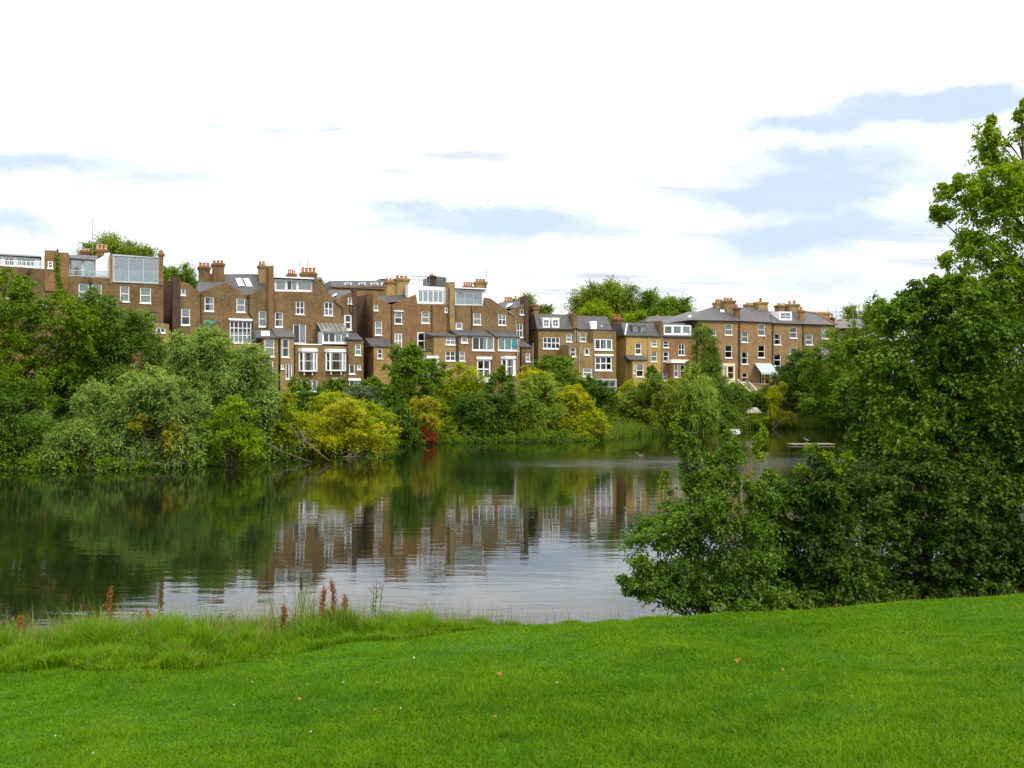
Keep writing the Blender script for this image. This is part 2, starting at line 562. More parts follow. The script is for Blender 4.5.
def make_pond():
    m, t, out = new_mat('pond_water')
    co = objco(t)
    sp = t.n('ShaderNodeSeparateXYZ')
    t.put(sp.inputs[0], co)
    x, y = sp.outputs[0], sp.outputs[1]
    # a breeze ruffles a streak of water towards the far side
    big = t.noise(t.mapping(co, (.05, .22, 1)), 1.0, 4, .6)
    dy = t.m('DIVIDE', t.m('SUBTRACT', y, t.m('ADD', 56.5, t.m('MULTIPLY', t.m('SUBTRACT', big, .5), 9))), 6.0)
    band = t.m('EXPONENT', t.m('MULTIPLY', t.m('MULTIPLY', dy, dy), -1.0))
    band = t.m('MULTIPLY', band, t.maprange(x, -7, 3))
    dy2 = t.m('DIVIDE', t.m('SUBTRACT', y, 65.5), 1.1)
    band2 = t.m('MULTIPLY', t.m('EXPONENT', t.m('MULTIPLY', t.m('MULTIPLY', dy2, dy2), -1.0)), t.maprange(x, -11, -4))
    band = t.m('MAXIMUM', band, t.m('MULTIPLY', band2, .5))
    band = t.m('MULTIPLY', band, t.maprange(t.noise(t.mapping(co, (.25, 1.3, 1), (2, 0, 0)), 1.0, 5, .65), .30, .60, .25, 1.0))
    w1 = t.noise(t.mapping(co, (.55, 2.1, 1)), 1.0, 3, .5)
    w2 = t.noise(t.mapping(co, (2.4, 6.0, 1), (3, 5, 0)), 1.0, 3, .55)
    w3 = t.noise(t.mapping(co, (.12, .35, 1), (1, 2, 0)), 1.0, 2, .5)
    h = t.m('ADD', t.m('MULTIPLY', w1, .021), t.m('MULTIPLY', w2, t.m('ADD', .0040, t.m('MULTIPLY', band, .10))))
    h = t.m('ADD', h, t.m('MULTIPLY', w3, .022))
    h = t.m('MULTIPLY', h, t.maprange(big, .3, .7, .45, 1.0))
    bm = t.n('ShaderNodeBump')
    bm.inputs['Strength'].default_value = 1
    bm.inputs['Distance'].default_value = .30
    t.put(bm.inputs['Height'], h)
    p = principled(t, out, (.006, .010, .003), t.m('ADD', .015, t.m('MULTIPLY', band, .14)), .5, normal=bm.outputs[0])
    p.inputs['IOR'].default_value = 1.333
    p.inputs['Specular IOR Level'].default_value = .8
    mb = MB()
    nx, ny = 12, 12
    xs = [-95 + 150 * i / nx for i in range(nx + 1)]
    ys = [13.5 + 97 * i / ny for i in range(ny + 1)]
    mb.mesh([(a, b, 0) for b in ys for a in xs], [(j * (nx + 1) + i, j * (nx + 1) + i + 1, (j + 1) * (nx + 1) + i + 1, (j + 1) * (nx + 1) + i) for j in range(ny) for i in range(nx)])
    return tag(mb.build('pond_water', m), kind='structure')


make_ground()
make_pond()

# ------------------------------------------------------------------ houses
ZB = 3.9                                 # garden level at the houses


def zoomed(x0, y0, k):
    return lambda X, Y: (x0 + X / k, y0 + Y / k)


Z1, Z2, Z3, Z4, Z5, Z6 = zoomed(0, 210, 5.69), zoomed(150, 240, 4.8), zoomed(300, 260, 5.486), zoomed(380, 260, 5.486), zoomed(520, 270, 5.69), zoomed(680, 280, 5.486)
rnd = random.Random(3)


class House:
    def __init__(s, name, label, conv, X0, cat='house', group=None, a=ROW_A, back=0.0, zb=ZB):
        s.cv, s.a = conv, a
        s.T = (math.cos(a), math.sin(a))
        s.N = (math.sin(a), -math.cos(a))
        s.A = (-back * s.N[0], ROW_D - back * s.N[1])
        s.P = s.A
        s.zb = zb
        px, _ = conv(X0, 0)
        q = s.hit(px, 0)
        s.P = q
        s.root = tag(empty(name, (q[0], q[1], zb), a), label, cat, group)
        s.walls, s.wins = [], []

    def hit(s, px, o):
        u = (px - CX) / F
        d = (o + s.A[0] * s.N[0] + s.A[1] * s.N[1]) / (u * s.N[0] + s.N[1])
        return (u * d, d)

    def L(s, X, Y, o=0.0):
        """zoom pixel on the plane o metres in front of the facade -> local point"""
        px, py = s.cv(X, Y)
        q = s.hit(px, o)
        x = (q[0] - s.P[0]) * s.T[0] + (q[1] - s.P[1]) * s.T[1]
        return (x, -o, EYE - (py - HY) / F * q[1] - s.zb)

    # --- walls: an outline (left to right along the top), open for the windows on its plane
    def wall(s, name, top, o=0.0, depth=8.0, mat='brick_brown', Yb=None, topmat=None, label=None, left=True):
        pts = [s.L(X, Y, o) for X, Y in top]
        zb = -1.5 if Yb is None else s.L(top[0][0], Yb, o)[2]
        s.walls.append((name, [(p[0], p[2]) for p in pts], zb, o, depth, mat, topmat, label))

    # --- a window: opening, recessed frame with bars, glass, curtain
    def win(s, X0, X1, Y0, Y1, o=0.0, nx=1, ny=2, cur=None, frame='white', sill=True, glass='glass', name='window', head=0.0, fw=.085, proud=None):
        s.wins.append((X0, X1, Y0, Y1, o, nx, ny, cur, frame, sill, glass, name, head, fw, proud))

    def finish(s):
        used = [False] * len(s.wins)
        rects = []
        for w in s.wins:
            a, b = s.L(w[0], w[2], w[4]), s.L(w[1], w[3], w[4])
            rects.append((a[0], b[0], b[2], a[2]))
        for name, top, zb, o, depth, mat, topmat, label in s.walls:
            mb = MB()
            outer = [(top[0][0], zb)] + top + [(top[-1][0], zb)]
            loops = [[Vector((x, z, 0)) for x, z in outer]]
            mine = []

            def ztop(x):
                for (xa, za), (xb, zb_) in zip(top, top[1:]):
                    if xa <= x <= xb:
                        return za + (zb_ - za) * ((x - xa) / max(xb - xa, 1e-6))
                return -99
            for i, (x0, x1, z0, z1) in enumerate(rects):
                if used[i] or abs(s.wins[i][4] - o) > 1e-6 or s.wins[i][14] is not None:
                    continue
                if x0 > top[0][0] + .03 and x1 < top[-1][0] - .03 and z0 > zb + .03 and z1 < min(ztop(x0), ztop(x1)) - .03:
                    used[i] = True
                    mine.append((x0, x1, z0, z1))
                    loops.append([Vector((x0, z0, 0)), Vector((x1, z0, 0)), Vector((x1, z1, 0)), Vector((x0, z1, 0))])
            flat = [p for l in loops for p in l]
            base = len(mb.v)
            mb.v += [(p.x, -o, p.y) for p in flat]
            for tri in tessellate_polygon(loops):
                p, q, r = (flat[i] for i in tri)
                cr = (q.x - p.x) * (r.y - p.y) - (q.y - p.y) * (r.x - p.x)
                tri = tri if cr > 0 else tri[::-1]
                mb.f.append(tuple(base + i for i in tri))
                mb.mi.append(0)
            for x0, x1, z0, z1 in mine:
                y0, y1 = -o, -o + .16
                mb.poly([(x0, y0, z0), (x0, y0, z1), (x0, y1, z1), (x0, y1, z0)])
                mb.poly([(x1, y0, z1), (x1, y0, z0), (x1, y1, z0), (x1, y1, z1)])
                mb.poly([(x0, y0, z1), (x1, y0, z1), (x1, y1, z1), (x0, y1, z1)])
                mb.poly([(x1, y0, z0), (x0, y0, z0), (x0, y1, z0), (x1, y1, z0)])
            n = len(outer)
            for i in range(n):
                (xa, za), (xb, zb_) = outer[i], outer[(i + 1) % n]
                mi = 1 if (topmat and 1 <= i <= n - 3) else 0
                mb.poly([(xa, -o, za), (xa, -o + depth, za), (xb, -o + depth, zb_), (xb, -o, zb_)][::-1], mi)
            mb.poly([(x, -o + depth, z) for x, z in reversed(outer)])
            ob = mb.build(name, [M[mat]] + ([M[topmat]] if topmat else []), s.root)
            if label:
                ob['label'] = label
        for w, (x0, x1, z0, z1) in zip(s.wins, rects):
            s._window(w, x0, x1, z0, z1)
        return s

    def _window(s, w, x0, x1, z0, z1):
        X0, X1, Y0, Y1, o, nx, ny, cur, frame, sill, glass, name, head, fw, proud = w
        y = -o + .07 if proud is None else -o - proud
        mb = MB()
        t, d = fw, .07
        mb.box(x0, x0 + t, y, y + d, z0, z1)
        mb.box(x1 - t, x1, y, y + d, z0, z1)
        mb.box(x0 + t, x1 - t, y, y + d, z1 - t, z1)
        mb.box(x0 + t, x1 - t, y, y + d, z0, z0 + t)
        b = t * .42
        for i in range(1, nx):
            xm = x0 + (x1 - x0) * i / nx
            mb.box(xm - b, xm + b, y + .006, y + d - .006, z0 + t, z1 - t)
        for j in range(1, ny):
            zm = z0 + (z1 - z0) * j / ny
            if nx == 1:
                mb.box(x0 + t, x1 - t, y + .003, y + d - .003, zm - b, zm + b)
            else:
                for i in range(nx):
                    xa = x0 + (x1 - x0) * i / nx + (t if i == 0 else b)
                    xb = x0 + (x1 - x0) * (i + 1) / nx - (t if i == nx - 1 else b)
                    mb.box(xa, xb, y + .003, y + d - .003, zm - b, zm + b)
        if sill:
            mb.box(x0 - .06, x1 + .06, -o - .09 if proud is None else y - .08, y - .003, z0 - .11, z0 - .003)
        if head:
            mb.box(x0 - .12, x1 + .12, -o - .14, -o - .004, z1 + .01, z1 + .01 + head)
        ob = mb.build(name, M[frame], s.root)
        g = MB()
        g.box(x0 + t * .5, x1 - t * .5, y + d * .45, y + d * .6, z0 + t * .5, z1 - t * .5)
        g.build('pane', M[glass], ob)
        if cur:
            yc = y + d + .05
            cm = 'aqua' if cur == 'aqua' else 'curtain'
            xa, xb, za, zc = x0 + t * .6, x1 - t * .6, z0 + t * .6, z1 - t * .6
            w_, h_ = xb - xa, zc - za
            if cur in ('full', 'aqua'):
                spans = [(0, 1, 0, 1)]
            elif cur == 'top':
                spans = [(0, 1, .45 + rnd.random() * .2, 1)]
            elif cur == 'right':
                spans = [(.5, 1, 0, 1)]
            elif cur == 'low':
                spans = [(0, 1, 0, .5)]
            else:
                e = .18 + rnd.random() * .12
                spans = [(0, e, 0, 1), (1 - e * .9, 1, 0, 1)]
            for a, b2, e0, e1 in spans:
                # gathered cloth: a gentle zigzag
                c = MB()
                n = max(4, int((b2 - a) * w_ / .12) * 2)
                pts = [(xa + w_ * (a + (b2 - a) * i / n), yc + (.03 if i % 2 else 0)) for i in range(n + 1)]
                for (p, q), (r, t2) in zip(pts, pts[1:]):
                    c.poly([(p, q, za + h_ * e0), (r, t2, za + h_ * e0), (r, t2, za + h_ * e1), (p, q, za + h_ * e1)])
                c.build('curtain', M[cm], ob)

    # --- roofs
    def roof(s, Xl, Xr, Ye, Xrl, Xrr, Yr, yR=4.0, o=.15, mat='slate', name='roof', Yer=None, Yrr=None):
        a, b = s.L(Xl, Ye, o), s.L(Xr, Ye if Yer is None else Yer, o)
        c, d = s.L(Xrl, Yr, -yR), s.L(Xrr, Yr if Yrr is None else Yrr, -yR)
        yb = 2 * yR
        e, f = (a[0], yb, a[2]), (b[0], yb, b[2])
        mb = MB()
        mb.mesh([a, b, d, c, e, f], [(0, 1, 2, 3), (4, 3, 2, 5), (0, 3, 4), (1, 5, 2), (0, 4, 5, 1)])
        return mb.build(name, M[mat], s.root)

    def mansard(s, Xl, Xr, Ye, Yt, back=1.1, depth=8.0, mat='slate', Yer=None, Ytr=None):
        a, b = s.L(Xl, Ye, .05), s.L(Xr, Ye if Yer is None else Yer, .05)
        c, d = s.L(Xl, Yt, -back), s.L(Xr, Yt if Ytr is None else Ytr, -back)
        c = (a[0] + .15, c[1], c[2])
        d = (b[0] - .15, d[1], d[2])
        mb = MB()
        mb.mesh([a, b, d, c, (a[0], depth, a[2]), (b[0], depth, b[2]), (d[0], depth - back, d[2]), (c[0], depth - back, c[2])],
                [(0, 1, 2, 3), (3, 2, 6, 7), (0, 3, 7, 4), (1, 5, 6, 2), (4, 7, 6, 5), (0, 4, 5, 1)])
        g = mb.build('roof', M[mat], s.root)
        gb = MB()
        gb.box(a[0] - .05, b[0] + .05, -.16, -.056, a[2] - .14, a[2] - .01)
        gb.build('gutter', M['dark_pipe'], s.root)
        return g

    def lean(s, Xl, Xr, Yt, Yb, o0, o1, mat='slate', name='extension_roof', over=.15):
        """lean-to roof, solid wedge, from the wall at o0 down to o1"""
        c, d = s.L(Xl, Yt, o0), s.L(Xr, Yt, o0)
        a, b = s.L(Xl, Yb, o1 + over), s.L(Xr, Yb, o1 + over)
        x0, x1 = a[0], b[0]
        za, zt = (a[2] + b[2]) / 2, (c[2] + d[2]) / 2
        y0, y1 = -o1 - over, -o0 - .004
        mb = MB()
        mb.mesh([(x0, y0, za), (x1, y0, za), (x1, y1, zt), (x0, y1, zt), (x0, y0, za - .12), (x1, y0, za - .12), (x1, y1, za - .12), (x0, y1, za - .12)],
                [(0, 1, 2, 3), (4, 7, 6, 5), (0, 4, 5, 1), (1, 5, 6, 2), (0, 3, 7, 4), (2, 6, 7, 3)])
        return mb.build(name, M[mat], s.root)

    def box(s, name, X0, X1, Y0, Y1, o, depth, mat, parent=None):
        a, b = s.L(X0, Y0, o), s.L(X1, Y1, o)
        mb = MB()
        mb.box(a[0], b[0], -o, -o + depth, b[2], a[2])
        return mb.build(name, M[mat], parent or s.root)

    def chimney(s, X0, X1, Yt, Yb, o=-3.0, depth=1.0, pots=2, mat='brick_brown', potmat='pot', Yp=None, cap=True):
        a, b = s.L(X0, Yt, o), s.L(X1, Yb, o)
        x0, x1, zt, zb = a[0], b[0], a[2], b[2]
        y0, y1 = -o, -o + depth
        mb = MB()
        mb.box(x0, x1, y0, y1, zb, zt - .35)
        if cap:
            mb.box(x0 - .07, x1 + .07, y0 - .07, y1 + .07, zt - .35, zt - .22)
            mb.box(x0 - .13, x1 + .13, y0 - .13, y1 + .13, zt - .22, zt - .1)
            mb.box(x0 - .05, x1 + .05, y0 - .05, y1 + .05, zt - .1, zt)
        else:
            mb.box(x0, x1, y0, y1, zt - .35, zt)
        ch = mb.build('chimney', M[mat], s.root)
        hp = .5 if Yp is None else min(.62, s.L(X0, Yp, o)[2] - zt)
        for i in range(pots):
            xc = x0 + (x1 - x0) * (i + .5) / pots
            k = min(.2, (x1 - x0) / pots * .46)
            h_ = hp * (.85 + .15 * rnd.random())
            pb = MB()
            pb.lathe((xc, (y0 + y1) / 2, zt), [(k, -.02), (k * 1.05, .1), (k * .85, .14), (k * .78, h_ * .8), (k * 1.0, h_ * .84), (k * .95, h_), (k * .6, h_), (k * .55, h_ * .9)], 10)
            pb.build('chimney_pot', M[potmat if (i % 2 == 0 or potmat == 'pot') else 'pot_pale'], ch, smooth=False)
        return ch

    def pipe(s, pts, o=0.0, mat='dark_pipe', r=.055, name='downpipe'):
        p = []
        for X, Y in pts:
            q = s.L(X, Y, o)
            p.append((q[0], -o - r - .02, q[2]))
        mb = MB()
        mb.tube(p, r, 8)
        return mb.build(name, M[mat], s.root)

    def skylight(s, quad, mat='white'):
        """quad of (X, Y, o): frame and pane lying on a roof slope"""
        c = [Vector(s.L(*q)) for q in quad]
        n = (c[1] - c[0]).cross(c[3] - c[0]).normalized()
        if n.y > 0:
            n = -n
        mid = sum(c, Vector()) / 4
        fr = MB()
        lo = [q + n * .01 for q in c]
        hi = [q + n * .09 for q in c]
        inn = [mid + (q - mid) * .82 + n * .09 for q in c]
        for i in range(4):
            j = (i + 1) % 4
            fr.poly([lo[i], lo[j], hi[j], hi[i]])
            fr.poly([hi[i], hi[j], inn[j], inn[i]])
        ob = fr.build('skylight', M['white'], s.root)
        g = MB()
        g.poly([mid + (q - mid) * .84 + n * .07 for q in c])
        g.build('pane', M['sky_pane'], ob)

    def bay(s, X0, X1, Yc0, Yc1, Yb, o0, out=.75, lights=3, cur='sides', corn='white'):
        """three-sided bay window with cornice and bracketed sill"""
        a, b = s.L(X0, Yc1, o0), s.L(X1, Yb, o0)
        zc = s.L(X0, Yc0, o0)[2]
        x0, x1, z1, z0 = a[0] + .1, b[0] - .1, a[2], b[2]
        y0 = -o0
        sp = min(.35, (x1 - x0) * .22)
        plan = [(x0, y0), (x0 + sp, y0 - out), (x1 - sp, y0 - out), (x1, y0)]
        mb = MB()

        def slab(grow, za, zb2):
            p = [(x0 - grow, y0 - .004), (x0 + sp - grow, y0 - out - grow), (x1 - sp + grow, y0 - out - grow), (x1 + grow, y0 - .004)]
            v = [(x, y, za) for x, y in p] + [(x, y, zb2) for x, y in p]
            mb.mesh(v, [(3, 2, 1, 0), (4, 5, 6, 7), (0, 1, 5, 4), (1, 2, 6, 5), (2, 3, 7, 6)])
        slab(.16, z1, zc)
        slab(.02, z1 - .12, z1 - .003)
        slab(.12, z0 - .14, z0)
        for bx in (x0 + sp + .05, x1 - sp - .17):
            mb.box(bx, bx + .12, y0 - out * .8, y0 - .004, z0 - .5, z0 - .145)
        posts = plan
        for x, y in posts:
            mb.tube([(x, min(y, y0 - .06), z0), (x, min(y, y0 - .06), z1 - .12)], .105, 6)
        n = max(1, lights - 2)
        for i in range(1, n):
            xm = x0 + sp + (x1 - x0 - 2 * sp) * i / n
            mb.box(xm - .06, xm + .06, y0 - out - .03, y0 - out + .05, z0, z1 - .125)
        zm = (z0 + z1) / 2
        for (p, q) in zip(plan, plan[1:]):
            mb.tube([(p[0], p[1], zm), (q[0], q[1], zm)], .045, 4)
        ob = mb.build('bay_window', M[corn], s.root)
        for (p, q) in zip(plan, plan[1:]):
            g = MB()
            g.poly([(p[0], p[1], z0), (q[0], q[1], z0), (q[0], q[1], z1 - .12), (p[0], p[1], z1 - .12)])
            g.build('pane', M['glass'], ob)
        if cur:
            for xa, xb in ((x0 + sp + .1, x0 + sp + .32), (x1 - sp - .32, x1 - sp - .1)):
                c = MB()
                c.box(xa, xb, y0 - out + .12, y0 - out + .16, z0 + .02, z1 - .14)
                c.build('curtain', M['curtain'], ob)

    def rail(s, X0, X1, Y0, Y1, o, n=6, mat='white', glass=None, name='balustrade'):
        a, b = s.L(X0, Y0, o), s.L(X1, Y1, o)
        mb = MB()
        mb.box(a[0], b[0], -o - .03, -o + .03, a[2] - .07, a[2])
        mb.box(a[0], b[0], -o - .025, -o + .025, b[2] + .02, b[2] + .08)
        for i in range(n + 1):
            x = a[0] + (b[0] - a[0]) * i / n
            mb.box(x - .02, x + .02, -o - .018, -o + .018, b[2] + .0, a[2] - .071)
        ob = mb.build(name, M[mat], s.root)
        if glass:
            g = MB()
            g.box(a[0] + .03, b[0] - .03, -o - .008, -o + .008, b[2] + .085, a[2] - .075)
            g.build('pane', M[glass], ob)
        return ob

    def aerial(s, X, Yt, Yb, o=-3.5, arms=3, w=.7):
        a, b = s.L(X, Yt, o), s.L(X, Yb, o)
        mb = MB()
        mb.tube([(a[0], -o, b[2]), (a[0], -o, a[2])], .028, 6)
        for i in range(arms):
            z = a[2] - .15 - i * (.5 if arms < 4 else .8)
            mb.tube([(a[0] - w * .35, -o, z), (a[0] + w * .65, -o, z + .05)], .016, 5)
            for k in range(5):
                x = a[0] - w * .3 + w * .22 * k
                mb.tube([(x, -o - .16, z + .01 * k), (x, -o + .16, z + .01 * k)], .010, 4)
        return mb.build('aerial', M['metal'], s.root)

    def world(s, X, Y, o):
        x, y, z = s.L(X, Y, o)
        ca, sa = math.cos(s.a), math.sin(s.a)
        return Vector((s.P[0] + x * ca - y * sa, s.P[1] + x * sa + y * ca, z + s.zb))


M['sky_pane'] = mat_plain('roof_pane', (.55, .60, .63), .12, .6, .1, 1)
ROW = 'brick houses in the terrace across the pond'


def houses_far_left():
    h = House('terraced_house', 'brick house with white railed roof terrace behind the bright green oak', Z1, -110, group=ROW)
    h.wall('wall', [(-110, 305), (20, 318), (255, 336), (388.5, 344)], 0, 8, 'brick_brown', topmat='lead')
    h.wall('penthouse', [(-110, 252), (225, 276)], -2.2, 5, 'white_render', Yb=330, topmat='lead')
    h.win(-60, 10, 268, 322, -2.2, 3, 1, 'sides', sill=False)
    h.win(25, 80, 272, 322, -2.2, 2, 1, None, sill=False)
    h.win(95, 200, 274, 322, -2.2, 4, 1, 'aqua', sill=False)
    h.roof(-115, 240, 250, -115, 235, 240, 2.4, -1.9, 'lead', Yer=268, Yrr=262)
    h.rail(-108, 18, 276, 318, -.2, 8, 'white', 'glass')
    h.rail(22, 236, 284, 326, -.2, 10, 'white', 'glass')
    h.box('parapet', 236, 256, 262, 336, -.05, .9, 'white_render')
    h.wall('chimney_breast', [(255, 228), (328, 232), (328, 240), (389, 244)], .15, 1.6, 'brick_rust', Yb=460)
    h.chimney(322, 332, 222, 236, -.1, .3, 0, 'brick_dark', cap=False)
    h.win(272, 301, 292, 332, .15, 1, 2, 'full', proud=.02)
    h.win(258, 294, 348, 405, 0, 1, 2, 'right')
    h.win(40, 78, 415, 500, 0, 1, 2, 'full')
    h.win(100, 134, 415, 500, 0, 1, 2, None)
    h.win(40, 80, 548, 600, 0, 1, 2, 'sides')
    h.win(110, 145, 548, 600, 0, 1, 2, None)
    h.win(232, 268, 500, 575, 0, 1, 2, 'top')
    h.pipe([(163, 345), (163, 700)])
    h.box('hopper', 156, 172, 340, 362, .25, .22, 'dark_pipe')
    h.finish()

    h = House('terraced_house', 'brown brick house with a dark glazed roof room beside the big glass box', Z1, 389, group=ROW)
    h.wall('wall', [(389, 374), (624, 390)], 0, 8, 'brick_brown', topmat='lead')
    h.wall('penthouse', [(389, 268), (545, 282)], -2.0, 5, 'white_render', Yb=392, topmat='lead')
    h.win(394, 468, 280, 385, -2.0, 1, 1, None, 'grey_frame', False, 'glass_sky')
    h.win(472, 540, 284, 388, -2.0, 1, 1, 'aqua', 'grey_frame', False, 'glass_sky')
    h.roof(385, 548, 272, 385, 560, 255, 2.4, -1.6, 'lead', Yer=284, Yrr=260)
    h.wall('parapet', [(545, 284), (592, 258), (592, 246), (626, 242)], -.5, 3.5, 'white_render', Yb=392)
    h.win(602, 620, 294, 318, -.5, 1, 1, None, proud=.02, sill=False)
    h.rail(391, 622, 340, 384, -.08, 8, 'grey_frame', 'glass')
    h.chimney(460, 512, 228, 262, -4.5, 1.0, 3, 'brick_rust', 'pot_pale', Yp=212)
    h.chimney(543, 612, 222, 262, -4.0, 1.0, 3, 'brick_rust', 'pot_pale', Yp=186)
    h.aerial(527, 48, 250, -4, 4, .8)
    h.win(447, 505, 418, 513, 0, 1, 2, 'aqua')
    h.win(522, 579, 422, 517, 0, 1, 2, 'aqua')
    h.win(520, 556, 608, 678, 0, 1, 2, None)
    h.win(566, 600, 612, 680, 0, 1, 2, 'sides')
    h.pipe([(514, 398), (514, 700)])
    h.box('hopper', 507, 523, 392, 412, .25, .22, 'dark_pipe')
    h.finish()

    h = House('terraced_house', 'brown brick house topped by a large three pane glass box', Z1, 625, group=ROW)
    h.wall('wall', [(625, 408), (905, 426), (905, 245), (930, 246)], 0, 8, 'brick_brown', topmat='lead')
    h.wall('chimney_breast', [(625, 244), (639, 246)], .1, 3.0, 'brick_rust', Yb=420)
    h.wall('glass_box', [(640, 250), (905, 270)], -.05, 4.0, 'grey_frame', Yb=424, topmat='lead')
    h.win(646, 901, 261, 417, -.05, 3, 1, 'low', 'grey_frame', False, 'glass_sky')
    h.box('roof_trim', 638, 907, 409, 420, .12, .16, 'grey_frame')
    h.chimney(905, 930, 243, 430, .12, .5, 1, 'brick_rust', 'pot', Yp=226)
    h.win(683, 736, 432, 522, 0, 1, 2, 'full')
    h.win(797, 859, 441, 530, 0, 1, 2, 'full')
    h.win(823, 876, 597, 650, 0, 2, 2, None)
    h.win(690, 735, 600, 680, 0, 1, 2, 'sides')
    h.wall('extension', [(857, 640), (962, 648)], 2.5, 2.4, 'brick_ochre', topmat='lead')
    h.win(889, 940, 671, 699, 2.5, 2, 1, None)
    h.win(866, 904, 780, 850, 2.5, 2, 2, 'aqua')
    h.box('string_course', 780, 903, 576, 584, .06, .056, 'brick_dark')
    h.finish()


def houses_butterfly():
    h = House('terraced_house', 'brick house with two roof lights and a large white gridded window', Z2, 145, group=ROW)
    h.wall('wall', [(145, 198), (180, 205), (240, 250), (360, 204), (470, 266), (556, 222), (594, 222)], 0, 8.5, 'brick_brown', topmat='slate')
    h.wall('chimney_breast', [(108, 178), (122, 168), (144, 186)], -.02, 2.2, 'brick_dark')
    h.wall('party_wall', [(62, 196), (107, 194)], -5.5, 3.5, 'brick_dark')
    h.roof(222, 362, 250, 232, 364, 202, 2.0, -.5, 'lead')
    h.roof(362, 590, 262, 356, 552, 164, 3.2, -.3, 'slate', Yer=262, Yrr=171)
    h.skylight([(425, 223, -1.5), (454, 223, -1.5), (437, 186, -2.6), (410, 186, -2.6)])
    h.skylight([(463, 225, -1.5), (492, 225, -1.5), (474, 187, -2.6), (448, 187, -2.6)])
    h.chimney(236, 288, 125, 225, -2.4, 1.1, 3, 'brick_brown', 'pot', Yp=104)
    h.chimney(302, 356, 110, 215, -2.4, 1.1, 3, 'brick_rust', 'pot', Yp=92)
    h.box('chimney_stack', 258, 306, 160, 226, -2.6, .8, 'brick_rust')
    h.chimney(524, 556, 118, 225, -2.0, 1.0, 2, 'brick_tan', 'pot', Yp=98)
    h.wall('chimney_breast', [(560, 124), (594, 122)], .25, .9, 'brick_rust', Yb=440)
    h.pipe([(566, 130), (566, 438)], .27, r=.045)
    h.win(149, 171, 235, 265, 0, 1, 1, 'full')
    h.win(150, 192, 328, 408, 0, 1, 2, 'top')
    h.win(262, 306, 272, 342, 0, 1, 2, 'right')
    h.win(415, 457, 278, 347, 0, 1, 2, 'full')
    h.win(262, 304, 402, 492, 0, 2, 3, 'sides', name='french_window')
    h.win(383, 486, 386, 494, 0, 5, 3, 'low', name='gridded_window', head=.2)
    h.win(522, 559, 341, 416, 0, 1, 2, 'aqua')
    # small green canvas awning over the french window
    a, b = h.L(254, 384, 0), h.L(312, 400, 0)
    mb = MB()
    mb.hexa([(a[0], -1.0, b[2] - .06), (b[0], -1.0, b[2] - .06), (b[0], -.01, a[2] - .06), (a[0], -.01, a[2] - .06), (a[0], -1.0, b[2]), (b[0], -1.0, b[2]), (b[0], -.01, a[2]), (a[0], -.01, a[2])])
    mb.build('awning', M['green_paint'], h.root)
    h.pipe([(245, 252), (245, 480)])
    h.pipe([(473, 268), (474, 350), (492, 378), (493, 440)])
    h.box('hopper', 465, 482, 262, 276, .2, .19, 'dark_pipe')
    # ground floor front with white parapet
    h.wall('extension', [(258, 499), (540, 497)], 2.5, 2.49, 'brick_ochre', topmat='lead')
    h.box('parapet_coping', 258, 540, 492, 500, 2.62, .4, 'white')
    h.bay(272, 352, 516, 528, 618, 2.5, .42)
    h.bay(452, 524, 514, 526, 616, 2.5, .42)
    # narrow outrigger with lean-to slate roof
    h.wall('outrigger', [(542, 464), (616, 470)], 3.6, 3.59, 'brick_ochre', topmat='lead')
    h.lean(512, 622, 432, 466, .3, 3.6, 'lead')
    h.skylight([(532, 462, 3.55), (575, 462, 3.55), (572, 440, 1.6), (536, 440, 1.6)])
    h.win(550, 597, 472, 560, 3.6, 1, 2, 'full')
    h.win(553, 592, 577, 660, 3.6, 1, 2, 'aqua')
    h.finish()

    h = House('terraced_house', 'brick house with a wide white flat dormer and a sloping glass conservatory', Z2, 595, group=ROW)
    cv = h.cv
    three = lambda X, Y: ((300 + X / 5.486 - 150) * 4.8, (260 + Y / 5.486 - 240) * 4.8)   # picture-zoom 3 -> zoom 2
    t3 = lambda *p: three(*p)
    top = [(595, 246), (782, 250), (784, 172), (800, 178), t3(190, 216), t3(272, 178), t3(290, 184), t3(311, 188)]
    h.wall('wall', top, 0, 8.5, 'brick_brown', topmat='slate')
    h.wall('dormer', [(598, 186), (780, 194)], -.35, 4.5, 'white_render', Yb=252, topmat='lead')
    h.box('dormer_roof', 594, 788, 173, 188, .1, 5, 'white')
    h.win(603, 652, 192, 243, -.35, 1, 1, 'full', sill=False)
    h.win(656, 706, 192, 243, -.35, 2, 1, 'right', sill=False)
    h.win(709, 776, 193, 244, -.35, 1, 1, 'full', sill=False)
    h.chimney(664, 702, 160, 190, -4.0, 1.0, 4, 'brick_rust', 'pot', Yp=136)
    h.chimney(728, 800, 154, 235, -3.0, 1.0, 4, 'brick_rust', 'pot', Yp=122)
    h.aerial(718, 96, 160, -5, 2, .6)
    h.aerial(756, 88, 160, -5, 2, .6)
    xa, xb = three(140, 215), three(280, 180)
    h.roof(xa[0], xb[0] + 20, xa[1], xa[0] - 20, xb[0] - 4, three(0, 166)[1], 2.6, -.3, 'slate')
    h.skylight([(*three(176, 204), -.8), (*three(198, 196), -.8), (*three(204, 186), -1.6), (*three(186, 192), -1.6)])
    p0, p1 = three(290, 158), three(311, 400)
    h.wall('chimney_breast', [(p0[0], p0[1]), (p1[0], p0[1])], .2, 1.0, 'brick_dark', Yb=p1[1])
    h.win(700, 741, 293, 357, 0, 2, 2, None)
    h.win(600, 638, 346, 417, 0, 1, 2, 'right')
    h.win(687, 749, 404, 497, 0, 2, 1, 'right', name='french_window')

    def w3(X0, X1, Y0, Y1, *a, **k):
        p, q = three(X0, Y0), three(X1, Y1)
        h.win(p[0], q[0], p[1], q[1], *a, **k)
